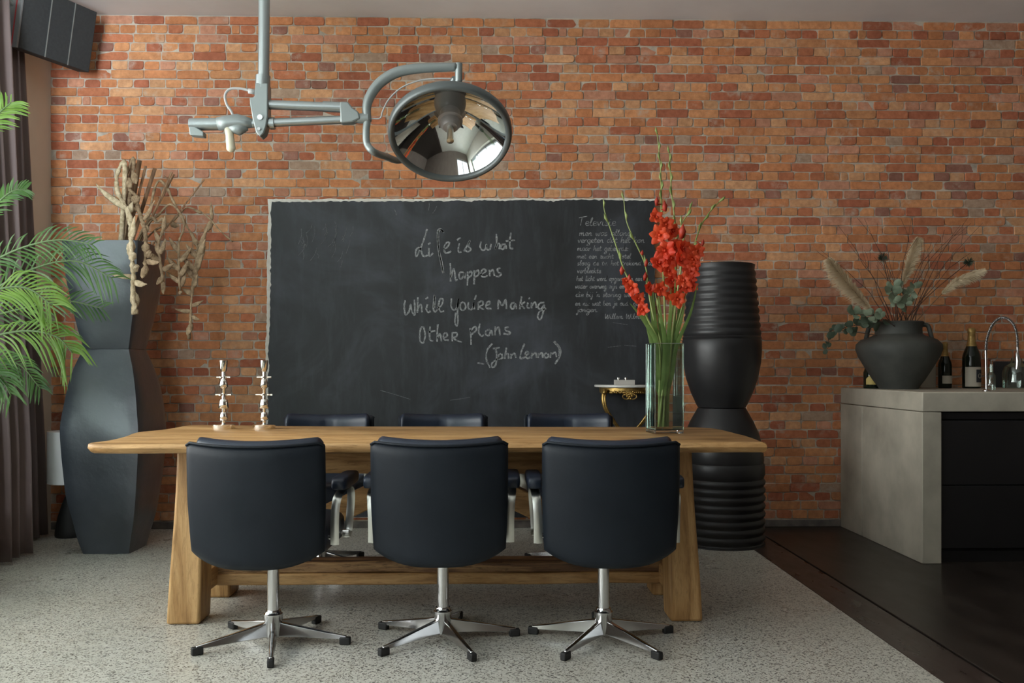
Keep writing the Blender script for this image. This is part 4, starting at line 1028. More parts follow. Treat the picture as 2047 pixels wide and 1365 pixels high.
# ================================================================ glass vase with gladioli
GP = on(1330, 866, TZ); GV = Vector((GP.x, GP.y+0.02, TZ)); GW = 0.066; GH = at(1330, 687, GV.y).z-TZ
def glass_vase():
    V = empty('glass_vase', tuple(GV), math.radians(8), 'tall square clear glass vase holding red gladioli at the right end of the table', 'vase')
    r = GW; t = 0.006
    b = MB()
    for sx, sy, dx, dy in ((0, -1, 2*r, t), (0, 1, 2*r, t), (-1, 0, t, 2*r-2*t), (1, 0, t, 2*r-2*t)):
        b.box((sx*(r-t/2), sy*(r-t/2), GH/2+0.010), (dx, dy, GH-0.02))
    b.build('glass_wall', M['vglass'], V, bevel=0.0015)
    b = MB(); b.box((0, 0, 0.010), (2*r, 2*r, 0.020)); b.build('glass_foot', M['thickglass'], V, bevel=0.004)['label'] = 'thick glass foot'
    b = MB()
    for sx in (-1, 1):
        for sy in (-1, 1): b.tube([(sx*(r-0.002), sy*(r-0.002), 0.018), (sx*(r-0.002), sy*(r-0.002), GH)], 0.0028, 8)
    for k_ in range(4):
        a_, c_ = [((-1, -1), (1, -1)), ((1, -1), (1, 1)), ((1, 1), (-1, 1)), ((-1, 1), (-1, -1))][k_]
        b.tube([(a_[0]*(r-0.003), a_[1]*(r-0.003), GH), (c_[0]*(r-0.003), c_[1]*(r-0.003), GH)], 0.0026, 8)
    b.build('glass_edge', M['edgeglass'], V, smooth='angle')
    b = MB(); b.box((0, 0, 0.021+0.0725), (2*r-2*t-0.002, 2*r-2*t-0.002, 0.145)); b.build('water', M['water'], V)
glass_vase()
def petal_mesh(b, c, fwd, size, rn):
    """one open blossom: six ruffled petals flaring round the axis"""
    fwd = fwd.normalized(); a_ = Vector((0, 0, 1)) if abs(fwd.z) < 0.9 else Vector((1, 0, 0))
    x_ = fwd.cross(a_).normalized(); y_ = x_.cross(fwd)
    ph = rn.random()*6
    for k_ in range(6):
        an = 2*PI*k_/6+ph; rad = x_*math.cos(an)+y_*math.sin(an); tan = fwd.cross(rad)
        NU, NV = 4, 6; open_ = rn.uniform(0.75, 1.15)*(1.0 if k_ % 2 else 0.85); vs = []
        for j in range(NV+1):
            v = j/NV; wdt = size*0.36*math.sin(PI*(0.12+0.80*v))**0.9
            ax = size*(0.55*v**0.8-0.25*max(0, v-0.6)); rr = size*open_*(0.10+0.75*v**1.5)
            for i in range(NU+1):
                u = -1+2*i/NU
                ruf = size*0.06*math.sin(u*5+k_*2+v*6)*v
                vs.append(c+fwd*(ax-size*0.10*u*u+ruf)+rad*(rr-size*0.05*abs(u))+tan*(u*wdt))
        W_ = NU+1
        b.add(vs, [(j*W_+i, j*W_+i+1, (j+1)*W_+i+1, (j+1)*W_+i) for j in range(NV) for i in range(NU)])
def leaf_blade(b, pts, w_, tip=True, up=None, bend=0.15):
    """long flat leaf along the points with a soft keel"""
    C = cr(pts, 6); n = len(C); vs = []; up = up or Vector((0, -1, 0))
    for i, p in enumerate(C):
        t = (C[min(i+1, n-1)]-C[max(i-1, 0)]).normalized(); s_ = t.cross(up)
        s_ = s_.normalized() if s_.length > 1e-4 else Vector((1, 0, 0)); q = s_.cross(t)
        f = i/(n-1); ww = w_*(min(1, (1-f)*2.2)**0.7 if tip else 1)*min(1, 0.55+f*1.5)
        vs += [p+s_*ww, p+q*(ww*bend), p-s_*ww]
    b.add(vs, [f for i in range(n-1) for f in ((i*3, i*3+1, i*3+4, i*3+3), (i*3+1, i*3+2, i*3+5, i*3+4))])
def gladioli():
    GY = GV.y
    # spine pixels from the vase mouth to the tip, depth offset, blossoms (px, py, size px, kind)
    G = [
     ([(1318, 690), (1296, 640), (1272, 588), (1248, 540), (1228, 480), (1211, 430), (1207, 414)], -0.05, [(1243, 540, 10, 1), (1252, 562, 13, 0), (1262, 576, 19, 0), (1278, 597, 17, 0), (1284, 619, 16, 0), (1258, 556, 9, 1)], 3,
      'gladiolus leaning farthest left before the chalkboard, few small red blossoms'),
     ([(1322, 690), (1308, 640), (1298, 590), (1290, 530), (1268, 480), (1252, 440), (1247, 398)], 0.02, [(1292, 525, 9, 1), (1290, 552, 10, 1), (1299, 576, 15, 0), (1284, 505, 6, 1)], 4,
      'gladiolus second from left, mostly bare green stalk with two red buds'),
     ([(1330, 690), (1328, 600), (1325, 520), (1322, 440), (1322, 380), (1320, 330), (1314, 268)], -0.04, [(1312, 433, 19, 0), (1333, 448, 22, 0), (1318, 470, 22, 0), (1330, 500, 24, 0), (1318, 525, 22, 0), (1338, 540, 20, 0), (1321, 578, 17, 0), (1313, 402, 10, 1), (1329, 412, 12, 1)], 10,
      'tallest gladiolus at the centre, large red blossoms low on its spike'),
     ([(1338, 690), (1345, 600), (1352, 520), (1350, 450), (1343, 390), (1340, 340), (1338, 306)], 0.02, [(1345, 462, 20, 0), (1352, 492, 22, 0), (1342, 515, 22, 0), (1345, 560, 20, 0), (1350, 575, 20, 0), (1340, 592, 14, 0)], 8,
      'second tallest gladiolus, right of the tallest one'),
     ([(1342, 690), (1352, 600), (1362, 530), (1366, 480), (1362, 450), (1372, 432), (1379, 418)], -0.07, [(1364, 462, 16, 1), (1367, 495, 22, 0), (1362, 520, 20, 0), (1356, 598, 21, 0), (1368, 560, 18, 0)], 4,
      'short gladiolus with dark red upper blossom between the tall ones and the right one'),
     ([(1344, 690), (1362, 620), (1378, 550), (1388, 490), (1402, 450), (1418, 425), (1438, 403)], 0.0, [(1394, 502, 20, 0), (1385, 518, 22, 0), (1379, 543, 20, 0), (1385, 572, 15, 0), (1376, 555, 17, 0), (1372, 575, 15, 0), (1405, 485, 8, 1), (1388, 535, 14, 0)], 5,
      'gladiolus leaning right in front of the brick, its red blossoms touching the black pot'),
     ([(1334, 690), (1322, 640), (1314, 610), (1310, 585)], -0.02, [(1307, 575, 10, 1)], 2, 'short low gladiolus stalk with one small red bud above the vase mouth'),
    ]
    rn = random.Random(21); sc = GY/F_PX
    for gi, (sp_, dy, bl, nb_, lab) in enumerate(G):
        P = [at(x_, y_, GY+dy*(1-i*0)) for i, (x_, y_) in enumerate(sp_)]
        for i in range(len(P)): P[i].y = GY+dy*min(1, 0.3+0.35*i)
        P = [at(x_, y_, P[i].y) for i, (x_, y_) in enumerate(sp_)]
        foot = Vector((GV.x+rn.uniform(-0.030, 0.020), GY+rn.uniform(-0.03, 0.03), TZ+0.028))
        if abs(P[0].x-GV.x) > 0.045: P[0].x = GV.x+math.copysign(0.045, P[0].x-GV.x)
        C = cr([foot, foot.lerp(P[0], 0.5)+Vector((rn.uniform(-0.006, 0.006), 0, 0))]+P, 6)
        n = len(C); b = MB(); b.tube(C, [max(0.0016, 0.0062*(1-0.72*i/n)) for i in range(n)], 8)
        S = b.build('gladiolus', M['stalk'], smooth=True); tag(S, lab, 'flower', 'red gladioli in the glass vase')
        for (x_, y_, s_, kind) in bl:
            c_ = at(x_, y_, GY+dy-0.022); near = min(C, key=lambda q: (q-c_).length)
            bb = MB(); size = s_*sc*1.12
            d = (c_-near); fwd = Vector((d.x*6+rn.uniform(-0.4, 0.4), -0.8+rn.uniform(-0.3, 0.3), rn.uniform(-0.25, 0.5)))
            if kind == 0:
                bb.tube([near, near.lerp(c_, 0.6), c_-fwd.normalized()*0.0], [0.004, 0.004, 0.006], 7)
                petal_mesh(bb, c_-fwd.normalized()*size*0.35, fwd, size*1.05, rn)
                petal_mesh(bb, c_-fwd.normalized()*size*0.30, fwd+Vector((0.2, 0, 0.2)), size*0.6, rn)
                bb.build('blossom', M['petal'], S, smooth=True)
            else:
                up_ = Vector((fwd.x*0.3, -0.2, 0.9)).normalized()
                bb.tube([near, c_-up_*size*0.6, c_, c_+up_*size*0.8], [0.003, size*0.28, size*0.42, 0.001], 8)
                bb.build('closed_blossom', M['petaldark'], S, smooth=True)['label'] = 'closed dark red blossom'
        # green buds up the tip
        L_ = [C[int(n*0.52)+k_*(n-int(n*0.52)-1)//max(1, nb_)] for k_ in range(nb_+1)]
        for k_, p in enumerate(L_):
            i = C.index(p); t = (C[min(i+1, n-1)]-C[max(i-1, 0)]).normalized(); sgn_ = 1 if k_ % 2 else -1
            o_ = Vector((sgn_*0.35, -0.15, 0)); bb = MB(); l_ = 0.050*(1-0.35*k_/(nb_+1))
            bb.tube([p, p+(t+o_*0.5).normalized()*l_*0.5+o_*0.006, p+(t+o_*0.35).normalized()*l_], [0.003, 0.0066, 0.0008], 7, flat=0.8)
            bb.build('bud', M['stalk'], S, smooth=True)
        # sword leaves belonging to this stem
        for k_ in range(2 if gi < 6 else 1):
            h_ = rn.uniform(0.16, 0.30); base = C[int(n*0.1)]; mp = C[int(n*0.33)]
            tipx = mp.x+rn.uniform(-0.05, 0.05)+(mp.x-GV.x)*0.8
            bb = MB(); leaf_blade(bb, [base+Vector((0, 0, 0.02)), Vector((max(GV.x-0.045, min(GV.x+0.045, (base.x+mp.x)/2)), base.y+(k_-0.5)*0.02, TZ+0.25)), Vector((max(GV.x-0.05, min(GV.x+0.05, mp.x)), base.y+(k_-0.5)*0.03, TZ+GH-0.01)), Vector((tipx*0.6+mp.x*0.4, base.y+(k_-0.5)*0.08, TZ+GH+h_*0.5)), Vector((tipx, base.y+(k_-0.5)*0.10, TZ+GH+h_))], rn.uniform(0.008, 0.013))
            bb.build('leaf', M['leaf'], S, smooth=True)
    # the free leaf bending out to the left
    bb = MB(); P = [at(x_, y_, GY-0.03) for x_, y_ in ((1308, 760), (1312, 688), (1300, 660), (1278, 628), (1258, 605))]
    P[0].x = GV.x-0.03; P[1].x = max(P[1].x, GV.x-0.055)
    leaf_blade(bb, P, 0.010); tag(bb.build('gladiolus_leaf', M['leaf'], smooth=True), 'loose green sword leaf bending left out of the glass vase', 'leaf')
gladioli()

# ================================================================ gold console table with marble top
def console():
    cx_ = at(1253, 780, WALL_Y-0.1).x; ztop = at(1253, 770, WALL_Y-0.28).z
    K = empty('console_table', (cx_, BY-0.013, 0), 0, 'small gilded console with curved legs and white marble top against the chalkboard', 'console table')
    R_ = 0.205; D_ = 0.20; n = 28
    b = MB(); pts = [(R_*math.cos(PI+PI*i/n)*(1.0), D_*math.sin(PI+PI*i/n)) for i in range(n+1)]
    lo = [(x_, y_, ztop-0.016) for x_, y_ in pts]; hi = [(x_, y_, ztop) for x_, y_ in pts]; m_ = n+1
    b.add(lo+hi, [tuple(reversed(range(m_))), tuple(range(m_, 2*m_))]+[(i, (i+1) % m_, m_+(i+1) % m_, m_+i) for i in range(m_)])
    b.build('marble_top', M['marble'], K, bevel=0.004)['label'] = 'white marble half-round top'
    b = MB(); r2 = 0.84; pts2 = [(x_*r2, y_*r2) for x_, y_ in pts]
    lo = [(x_, y_, ztop-0.052+0.006*math.cos(i*1.9)) for i, (x_, y_) in enumerate(pts2)]; hi = [(x_, y_, ztop-0.016) for x_, y_ in pts2]
    b.add(lo+hi, [tuple(reversed(range(m_))), tuple(range(m_, 2*m_))]+[(i, (i+1) % m_, m_+(i+1) % m_, m_+i) for i in range(m_)])
    b.build('frieze', M['gold'], K, bevel=0.003)
    b = MB(); rn = random.Random(4)
    for i in range(26):     # carved leaves and scrolls under the top
        u = -1+2*i/25; dip = 0.045*math.exp(-(u/0.28)**2)
        x_ = u*0.115; y_ = -D_*0.86*math.sqrt(max(0.05, 1-(u*0.6)**2))
        for k_ in range(1+int(dip/0.014)):
            b.lathe([(0, -0.009), (0.006, -0.006), (0.009, 0), (0.006, 0.006), (0, 0.009)], (x_+rn.uniform(-0.004, 0.004), y_-0.004, ztop-0.046-k_*0.013+rn.uniform(-0.003, 0.003)), 8, Matrix.Rotation(rn.uniform(0, 3), 3, 'Y'))
    for s_ in (-1, 1):
        sp_ = [Vector((s_*(0.012+0.03*t*math.cos(t*7)*1.2), -D_*0.88, ztop-0.075+0.022*math.sin(t*7)*t)) for t in [k_/14 for k_ in range(15)]]
        b.tube(sp_, 0.004, 6)
    b.build('carving', M['gold'], K, smooth=True)
    zb = 0.02
    for s_ in (-1, 1):
        b = MB()
        leg = cr([(s_*0.150, -0.115, ztop-0.03), (s_*0.162, -0.125, ztop-0.085), (s_*0.150, -0.13, ztop-0.15), (s_*0.100, -0.12, ztop-0.23), (s_*0.045, -0.09, ztop-0.31), (s_*0.020, -0.06, ztop-0.42), (s_*0.03, -0.05, ztop-0.60), (s_*0.055, -0.06, zb)], 6)
        m2 = len(leg); b.tube(leg, [0.017-0.009*min(1, i/(m2*0.5)) for i in range(m2)], 10)
        b.tube([p+Vector((s_*-0.010, -0.008, 0)) for p in leg[:m2*2//3]], [0.007-0.003*i/m2 for i in range(m2*2//3)], 8)
        b.lathe([(0, -0.018), (0.012, -0.010), (0.016, 0), (0.012, 0.010), (0, 0.018)], leg[2]+Vector((0, -0.012, 0)), 12)
        b.lathe([(0, 0), (0.022, 0), (0.022, 0.02), (0.010, 0.03), (0, 0.03)], (s_*0.055, -0.06, 0), 14)
        b.build('leg', M['gold'], K, smooth=True)
    bx = empty('small_box', (cx_-0.025, BY-0.013-0.115, ztop), 0, 'small pale box with two knobs on the marble console top', 'box')
    b = MB(); b.box((0, 0, 0.016), (0.125, 0.075, 0.032)); b.build('body', M['box'], bx, bevel=0.002)
    for s_ in (-1, 1):
        b = MB(); b.lathe([(0, 0.032), (0.005, 0.032), (0.005, 0.038), (0.009, 0.040), (0.009, 0.046), (0, 0.047)], (s_*0.024-0.015, 0, 0), 14); b.build('knob', M['silver'], bx, smooth='angle')
console()

# ================================================================ kitchen counter
KX = at(1679, 900, WALL_Y).x; KF = on(1846, 1127); KY0 = KF.y; KZ = 0.92
def counter():
    K = empty('kitchen_counter', (KX, WALL_Y-0.012, 0), 0, 'pale concrete kitchen counter with black drawer fronts at the right', 'kitchen counter')
    d = WALL_Y-0.012-KY0; L_ = RIGHT_X-KX-0.02; th = 0.105
    b = MB(); b.box((L_/2, -d/2, KZ-th/2), (L_, d, th)); b.build('worktop', M['concrete'], K, bevel=0.006)
    pw = 0.105
    b = MB(); g = 0.003; ysp = -d+0.78
    b.box((pw/2, (-d+ysp)/2-g/2, (KZ-th-g)/2), (pw, ysp+d-g, KZ-th-g)); b.box((pw/2, ysp/2+g/2, (KZ-th-g)/2), (pw, -ysp-g, KZ-th-g)); b.build('side_panel', M['concrete'], K, bevel=0.004)
    b = MB(); b.box(((pw+L_)/2, -d/2+0.03, (KZ-th)/2-0.01), (L_-pw-0.004, d-0.07, KZ-th-0.03)); b.build('carcass', M['gap'], K)
    xs = [pw+0.004, pw+1.0, pw+1.95]
    for i, x_ in enumerate(xs[:-1]):
        for z0_, z1_ in ((0.08, 0.415), (0.42, 0.765)):
            b = MB(); b.box(((x_+xs[i+1])/2-0.002, -d+0.028, (z0_+z1_)/2), (xs[i+1]-x_-0.005, 0.022, z1_-z0_)); b.build('drawer_front', M['blackfront'], K, bevel=0.002)
    b = MB(); b.box((pw+0.98, -d+0.05, 0.79), (1.94, 0.02, 0.035)); b.build('handle_rail', M['blackmetal'], K)
    b = MB(); b.box((pw+0.98, -d+0.06, 0.03), (1.94, 0.02, 0.06)); b.build('plinth', M['blackfront'], K)
counter()

# ---------------------------------------------------------------- things on the counter
JY = WALL_Y-0.42
jp = at(1796, 777, JY); JX = jp.x
JS = JY/F_PX/0.98
def jar():
    J = empty('clay_jar', (JX, JY, KZ), 0, 'big dark clay jar on the concrete counter holding pampas grass and twigs', 'jar')
    zf = lambda py: (776-py)*JS
    pr = [(0, 0), (36*JS, 0), (38*JS, zf(772)), (48*JS, zf(758)), (62*JS, zf(735)), (75*JS, zf(712)), (80*JS, zf(698)), (79*JS, zf(688)), (70*JS, zf(679)), (50*JS, zf(672)), (44*JS, zf(668)), (43*JS, zf(658)), (45*JS, zf(649)), (47*JS, zf(645)), (44*JS, zf(643)), (40*JS, zf(648)), (39*JS, zf(665)), (60*JS, zf(700)), (30*JS, zf(760)), (0, zf(762))]
    b = MB(); b.lathe(pr, n=56); b.build('body', M['jar'], J, smooth='angle', angle=50)
    for s_ in (-1, 1):
        b = MB(); a_ = math.radians(20 if s_ > 0 else 200); c_ = Vector((math.cos(a_), -math.sin(a_)*1.0, 0))
        b.tube(cr([c_*44*JS+Vector((0, 0, zf(650))), c_*53*JS+Vector((0, 0, zf(652))), c_*57*JS+Vector((0, 0, zf(664))), c_*60*JS+Vector((0, 0, zf(678)))], 5), 0.013, 10); b.build('handle', M['jar'], J, smooth=True)
jar()
MZ = KZ+(776-650)*JS
def mouth(rn, k=0.7): a_ = rn.uniform(0, 2*PI); r_ = 34*JS*k*rn.random()**0.5; return Vector((JX+r_*math.cos(a_), JY+r_*math.sin(a_), MZ-0.03))
def pt(px, py, dy=0): return at(px, py, JY+dy)
rn = random.Random(77)
def pampas(spine, dy, wmax, lab):
    P = [pt(x_, y_, dy) for x_, y_ in spine]; base = mouth(rn)
    base.z = MZ-0.12
    C = cr([base, base.lerp(P[0], 0.55)+Vector((0, 0, 0.01))]+P, 8); n = len(C)
    b = MB(); b.tube(C, [0.003]*n, 6); S = b.build('pampas_stalk', M['stick'], smooth=True)
    tag(S, lab, 'pampas grass', 'pampas grass in the clay jar')
    b = MB(); i0 = [i for i, c in enumerate(C) if (c-P[0]).length < 1e-4][0]
    N = n-i0
    for q in range(2600):
        f = rn.random(); fi = i0+f*(N-1); i = int(fi); p = C[i].lerp(C[min(i+1, n-1)], fi-i); t = (C[min(i+1, n-1)]-C[i-1]).normalized()
        w_ = wmax*math.sin(PI*(0.10+0.82*f))**0.7
        o_ = Vector((rn.gauss(0, 1), rn.gauss(0, 1), rn.gauss(0, 1))); o_ = (o_-t*o_.dot(t)).normalized()
        L_ = w_*rn.uniform(0.5, 1.75); d = (o_*0.75+t*0.95).normalized(); tip = p+d*L_+Vector((0, 0, -0.35*L_))
        s_ = d.cross(Vector((0, -1, 0)) if rn.random() < 0.7 else o_.cross(t)); s_ = s_.normalized()*0.0017 if s_.length > 1e-3 else Vector((0.002, 0, 0))
        mid = p.lerp(tip, 0.6)+Vector((0, 0, 0.1*L_))
        b.add([p, mid+s_, tip, mid-s_], [(0, 1, 2, 3)])
    b.build('plume', M['pampas'], S)['label'] = 'feathery cream plume'
pampas([(1742, 620), (1710, 585), (1680, 550), (1657, 520)], 0.04, 0.068, 'cream pampas plume leaning left out of the clay jar')
pampas([(1806, 570), (1816, 535), (1828, 500), (1836, 478)], 0.06, 0.050, 'upright cream pampas plume in the middle of the clay jar')
pampas([(1882, 588), (1908, 565), (1935, 552), (1966, 540)], -0.05, 0.042, 'cream pampas plume leaning right towards the faucet')
def twig(tipx, tipy, dy, seed, forks=2):
    r2 = random.Random(seed); base = mouth(r2); base.z = MZ-0.10; tip = pt(tipx, tipy, dy)
    P = [base]; 
    for k_ in range(1, 8):
        t = k_/8; p = base.lerp(tip, t)+Vector(((tipx-1796)*-0.0003*math.sin(PI*t)*1.0, 0, 0.03*math.sin(PI*t)))
        P.append(p+Vector((r2.uniform(-1, 1), r2.uniform(-1, 1), r2.uniform(-0.5, 0.5)))*0.009)
    P.append(tip); C = cr(P, 4); n = len(C); b = MB(); b.tube(C, [0.0030*(1-0.75*i/n) for i in range(n)], 6)
    for k_ in range(forks):
        i = int(n*r2.uniform(0.45, 0.85)); p = C[i]; t = (C[i+1]-C[i]).normalized(); s_ = 1 if r2.random() < 0.5 else -1
        e_ = [p]
        for m_ in range(4): e_.append(e_[-1]+(t+Vector((s_*r2.uniform(0.2, 0.7), r2.uniform(-0.2, 0.2), r2.uniform(0, 0.3)))).normalized()*0.035)
        b.tube(cr(e_, 3), 0.0011, 5)
    return b.build('twig', M['twig'], smooth=True)
TW = [(1641, 500, 0.02), (1675, 450, 0.05), (1694, 484, -0.04), (1728, 437, 0.0), (1742, 470, 0.08), (1757, 520, -0.06), (1775, 500, 0.05), (1822, 436, -0.02), (1850, 500, 0.04), (1876, 478, -0.05), (1905, 470, 0.03), (1920, 450, 0.06), (1937, 432, 0.0), (1965, 445, -0.04), (1948, 500, 0.07), (1890, 530, -0.08)]
ORD = 'leftmost,second from the left,third from the left,fourth from the left,fifth from the left,sixth from the left,seventh from the left,eighth from the left,eighth from the right,seventh from the right,sixth from the right,fifth from the right,fourth from the right,third from the right,second from the right,rightmost'.split(',')
TW.sort(key=lambda q: q[0])
for i, (x_, y_, dy) in enumerate(TW):
    o = twig(x_, y_, dy, 100+i)
    side = 'leaning left' if x_ < 1760 else ('nearly upright' if x_ < 1860 else 'leaning right')
    tag(o, 'thin brown twig %s from the clay jar, its tip %s' % (side, ORD[i]), 'twig', 'bare twigs in the clay jar')
def euca(spine, dy, lab, m, n_leaf, size, rs):
    r2 = random.Random(rs); P = [pt(x_, y_, dy) for x_, y_ in spine]; base = mouth(r2); base.z = MZ-0.08
    C = cr([base]+P, 6); n = len(C); b = MB(); b.tube(C, [0.0028*(1-0.5*i/n) for i in range(n)], 6); S = b.build('eucalyptus_branch', M['twig'], smooth=True)
    tag(S, lab, 'eucalyptus branch', 'eucalyptus branches in the clay jar')
    for k_ in range(n_leaf):
        f = 0.30+0.70*k_/n_leaf; i = min(n-2, int(f*n)); p = C[i]; t = (C[i+1]-C[i]).normalized()
        o_ = Vector((r2.uniform(-1, 1), r2.uniform(-1, 0.4), r2.uniform(-0.6, 1))).normalized(); s_ = size*r2.uniform(0.7, 1.15)
        nrm_ = Vector((r2.uniform(-0.5, 0.5), -1, r2.uniform(-0.3, 0.9))).normalized(); u_ = (o_-nrm_*o_.dot(nrm_)).normalized(); v_ = u_.cross(nrm_)
        bb = MB(); vs = [p]; N = 12; c_ = p+u_*s_*0.75
        for q in range(N):
            a_ = 2*PI*q/N+PI; vs.append(c_+u_*(math.cos(a_)*s_*0.62)+v_*(math.sin(a_)*s_*0.50)+nrm_*(0.10*s_*math.cos(2*a_)))
        bb.add(vs+[c_+nrm_*0.06*s_], [(1+q, 1+(q+1) % N, N+1) for q in range(N)]); 
        bb.tube([p, p+u_*s_*0.2], 0.0012, 5)
        bb.build('leaf', m, S, smooth=True)
euca([(1775, 640), (1750, 645), (1722, 650), (1694, 653), (1665, 668)], -0.12, 'grey-green eucalyptus branch drooping left over the jar shoulder', M['eucadark'], 26, 0.044, 1)
euca([(1770, 640), (1745, 632), (1715, 628), (1698, 630)], -0.16, 'pale eucalyptus sprig pointing left just above the drooping branch', M['euca'], 14, 0.044, 2)
euca([(1790, 620), (1788, 595), (1782, 578), (1790, 570)], -0.14, 'eucalyptus sprig with round pale leaves left of the jar centre', M['euca'], 24, 0.038, 3)
euca([(1806, 620), (1816, 598), (1822, 582), (1830, 574)], -0.12, 'eucalyptus sprig with round pale leaves right of the jar centre', M['euca'], 24, 0.038, 4)
euca([(1665, 660), (1658, 690), (1650, 700)], 0.02, 'dark eucalyptus sprig hanging lowest beside the brick wall', M['eucadark'], 9, 0.030, 5)
# peacock-dark seed heads
for (x_, y_, lab) in ((1765, 515, 'dark round seed head left of the upright pampas plume'), (1936, 524, 'dark green feathery head above the right pampas plume')):
    r2 = random.Random(x_); c_ = pt(x_, y_, 0.08); base = mouth(r2); base.z = MZ-0.08; b = MB(); b.tube(cr([base, base.lerp(c_, 0.5)+Vector((0, 0, 0.03)), c_], 6), 0.0022, 6)
    S = b.build('seed_head', M['twig'], smooth=True); tag(S, lab, 'seed head'); b = MB()
    for q in range(220):
        d = Vector((r2.gauss(0, 1), r2.gauss(0, 0.6), r2.gauss(0, 0.7))).normalized()*0.038*r2.uniform(0.5, 1.1); s_ = d.cross(Vector((0, 1, 0.2))).normalized()*0.0014; b.add([c_, c_+d*0.6+s_, c_+d, c_+d*0.6-s_], [(0, 1, 2, 3)])
    b.build('bristles', M['eucadark'], S)

def bottle(px, dy, ybase_px, r, h, lab, kind):
    Y_ = WALL_Y-dy; p = at(px, ybase_px, Y_); B = empty('wine_bottle', (p.x, Y_, KZ), 0, lab, 'bottle', 'bottles on the kitchen counter')
    b = MB(); b.lathe([(0, 0), (r*0.9, 0), (r, 0.006), (r, h*0.50), (r*0.93, h*0.56), (r*0.55, h*0.70), (r*0.40, h*0.78), (r*0.36, h*0.90), (0, h*0.90)], n=32); b.build('glass_body', M['bottle'], B, smooth='angle', angle=50)
    b = MB(); b.lathe([(r*0.60, h*0.69), (r*0.44, h*0.77), (r*0.385, h*0.90), (r*0.46, h*0.92), (r*0.44, h*0.97), (r*0.30, h*0.995), (0, h)], n=24); b.build('foil', M['foil'], B, smooth='angle', angle=50)
    def lab_(name, z0, z1, a0, a1, m, rr):
        b = MB(); b.grid(lambda u, v: Vector((rr*math.sin(a0+(a1-a0)*u), -rr*math.cos(a0+(a1-a0)*u), z0+(z1-z0)*v)), 14, 1); return b.build(name, m, B, smooth=True)
    if kind == 0: lab_('paper_label', h*0.10, h*0.27, -0.85, 0.95, M['paper'], r+0.0008)
    else:
        lab_('paper_label', h*0.03, h*0.35, -1.2, 1.3, M['paper'], r+0.0008)
        lab_('printed_square', h*0.10, h*0.31, 0.02, 1.02, M['ink'], r+0.0014)
        b = MB(); c0 = Vector((0, 0, h*0.205)); pts_ = []
        for i in range(21):
            a_ = 2*PI*i/20; th_ = 0.52+0.26*math.cos(a_); pts_.append((math.sin(th_)*(r+0.002), -math.cos(th_)*(r+0.002), h*0.205+0.26*r*math.sin(a_)))
        b.tube(pts_, 0.0012, 5); b.build('round_emblem', M['paper'], B)
    return B
bottle(1889, 0.22, 774, 0.041, 0.295, 'dark sparkling-wine bottle with gold neck foil, the shorter one right of the clay jar', 0)
bottle(1942, 0.28, 776, 0.054, 0.385, 'tallest dark sparkling-wine bottle with gold foil and square label beside the faucet', 1)
# bottle half hidden behind the jar's left foot
Y_ = WALL_Y-0.30; p = at(1742, 775, Y_); B = empty('liquor_bottle', (p.x, Y_, KZ), 0, 'short dark bottle with yellowish label half hidden behind the jar foot', 'bottle')
b = MB(); b.lathe([(0, 0), (0.046, 0), (0.048, 0.005), (0.048, 0.10), (0.035, 0.14), (0.014, 0.16), (0.014, 0.21), (0, 0.21)], n=28); b.build('glass_body', M['bottle'], B, smooth='angle')
b = MB(); b.grid(lambda u, v: Vector((0.0486*math.sin(-1.1+1.9*u), -0.0486*math.cos(-1.1+1.9*u), 0.025+(0.035+0.030*math.sin(PI*u))*v)), 16, 1); b.build('paper_label', M['yellowpaper'], B, smooth=True)
# white card leaning behind the jar
Y_ = WALL_Y-0.16; p = at(1852, 775, Y_); b = MB(); rot = Matrix.Rotation(math.radians(-8), 3, 'X')
b.box((p.x, Y_, KZ+0.115), (0.10, 0.05, 0.228)); tag(b.build('carton', M['paper'], bevel=0.002), 'plain pale carton standing between the jar and the shorter bottle', 'carton')
# faucet
fp = on(1972, 782, KZ)
def faucet():
    Fc = empty('faucet', (fp.x, fp.y, KZ), 0, 'tall chrome kitchen faucet with arched spring hose and spray head', 'faucet')
    def A(x_, y_): q = at(x_, y_, fp.y); return Vector((q.x-fp.x, 0, q.z-KZ))
    b = MB(); b.lathe([(0, 0), (0.022, 0), (0.022, 0.006), (0.012, 0.012), (0, 0.012)], n=24); b.tube([(0, 0, 0.005), A(1970.5, 700)], 0.0072, 14); b.build('riser', M['chrome'], Fc, smooth='angle')
    arch = cr([A(1970.5, 700), A(1973, 676), A(1983, 650), A(1998, 636), A(2014, 637), A(2027, 650), A(2033, 672), A(2034, 696)], 10)
    b = MB(); b.tube(arch, 0.0052, 10); n = len(arch)
    ln = [0]
    for i in range(1, n): ln.append(ln[-1]+(arch[i]-arch[i-1]).length)
    tot = ln[-1]; turns = 62; hp = []
    for k_ in range(turns*8):
        s_ = tot*k_/(turns*8-1); i = max(1, next((j for j in range(n) if ln[j] >= s_), n-1)); f = (s_-ln[i-1])/max(1e-9, ln[i]-ln[i-1]); p_ = arch[i-1].lerp(arch[i], f)
        t = (arch[i]-arch[i-1]).normalized(); q = t.cross(Vector((0, 1, 0))).normalized(); a_ = 2*PI*k_/8
        hp.append(p_+q*(0.0085*math.cos(a_))+Vector((0, 1, 0))*(0.0085*math.sin(a_)))
    b.build('hose', M['rubber'], Fc, smooth=True)
    b = MB(); b.tube(hp, 0.0017, 5); b.build('spring', M['chrome'], Fc, smooth=True)
    b = MB(); b.tube([A(2034, 694), A(2034, 704), A(2033, 707), A(2035, 722), A(2033, 738)], [0.007, 0.007, 0.010, 0.016, 0.011], 18); b.build('spray_head', M['chrome'], Fc, smooth='angle')
    b = MB(); b.tube([(0.004, 0, 0.03), (0.028, -0.01, 0.045)], 0.005, 10); b.build('lever', M['chrome'], Fc, smooth=True)
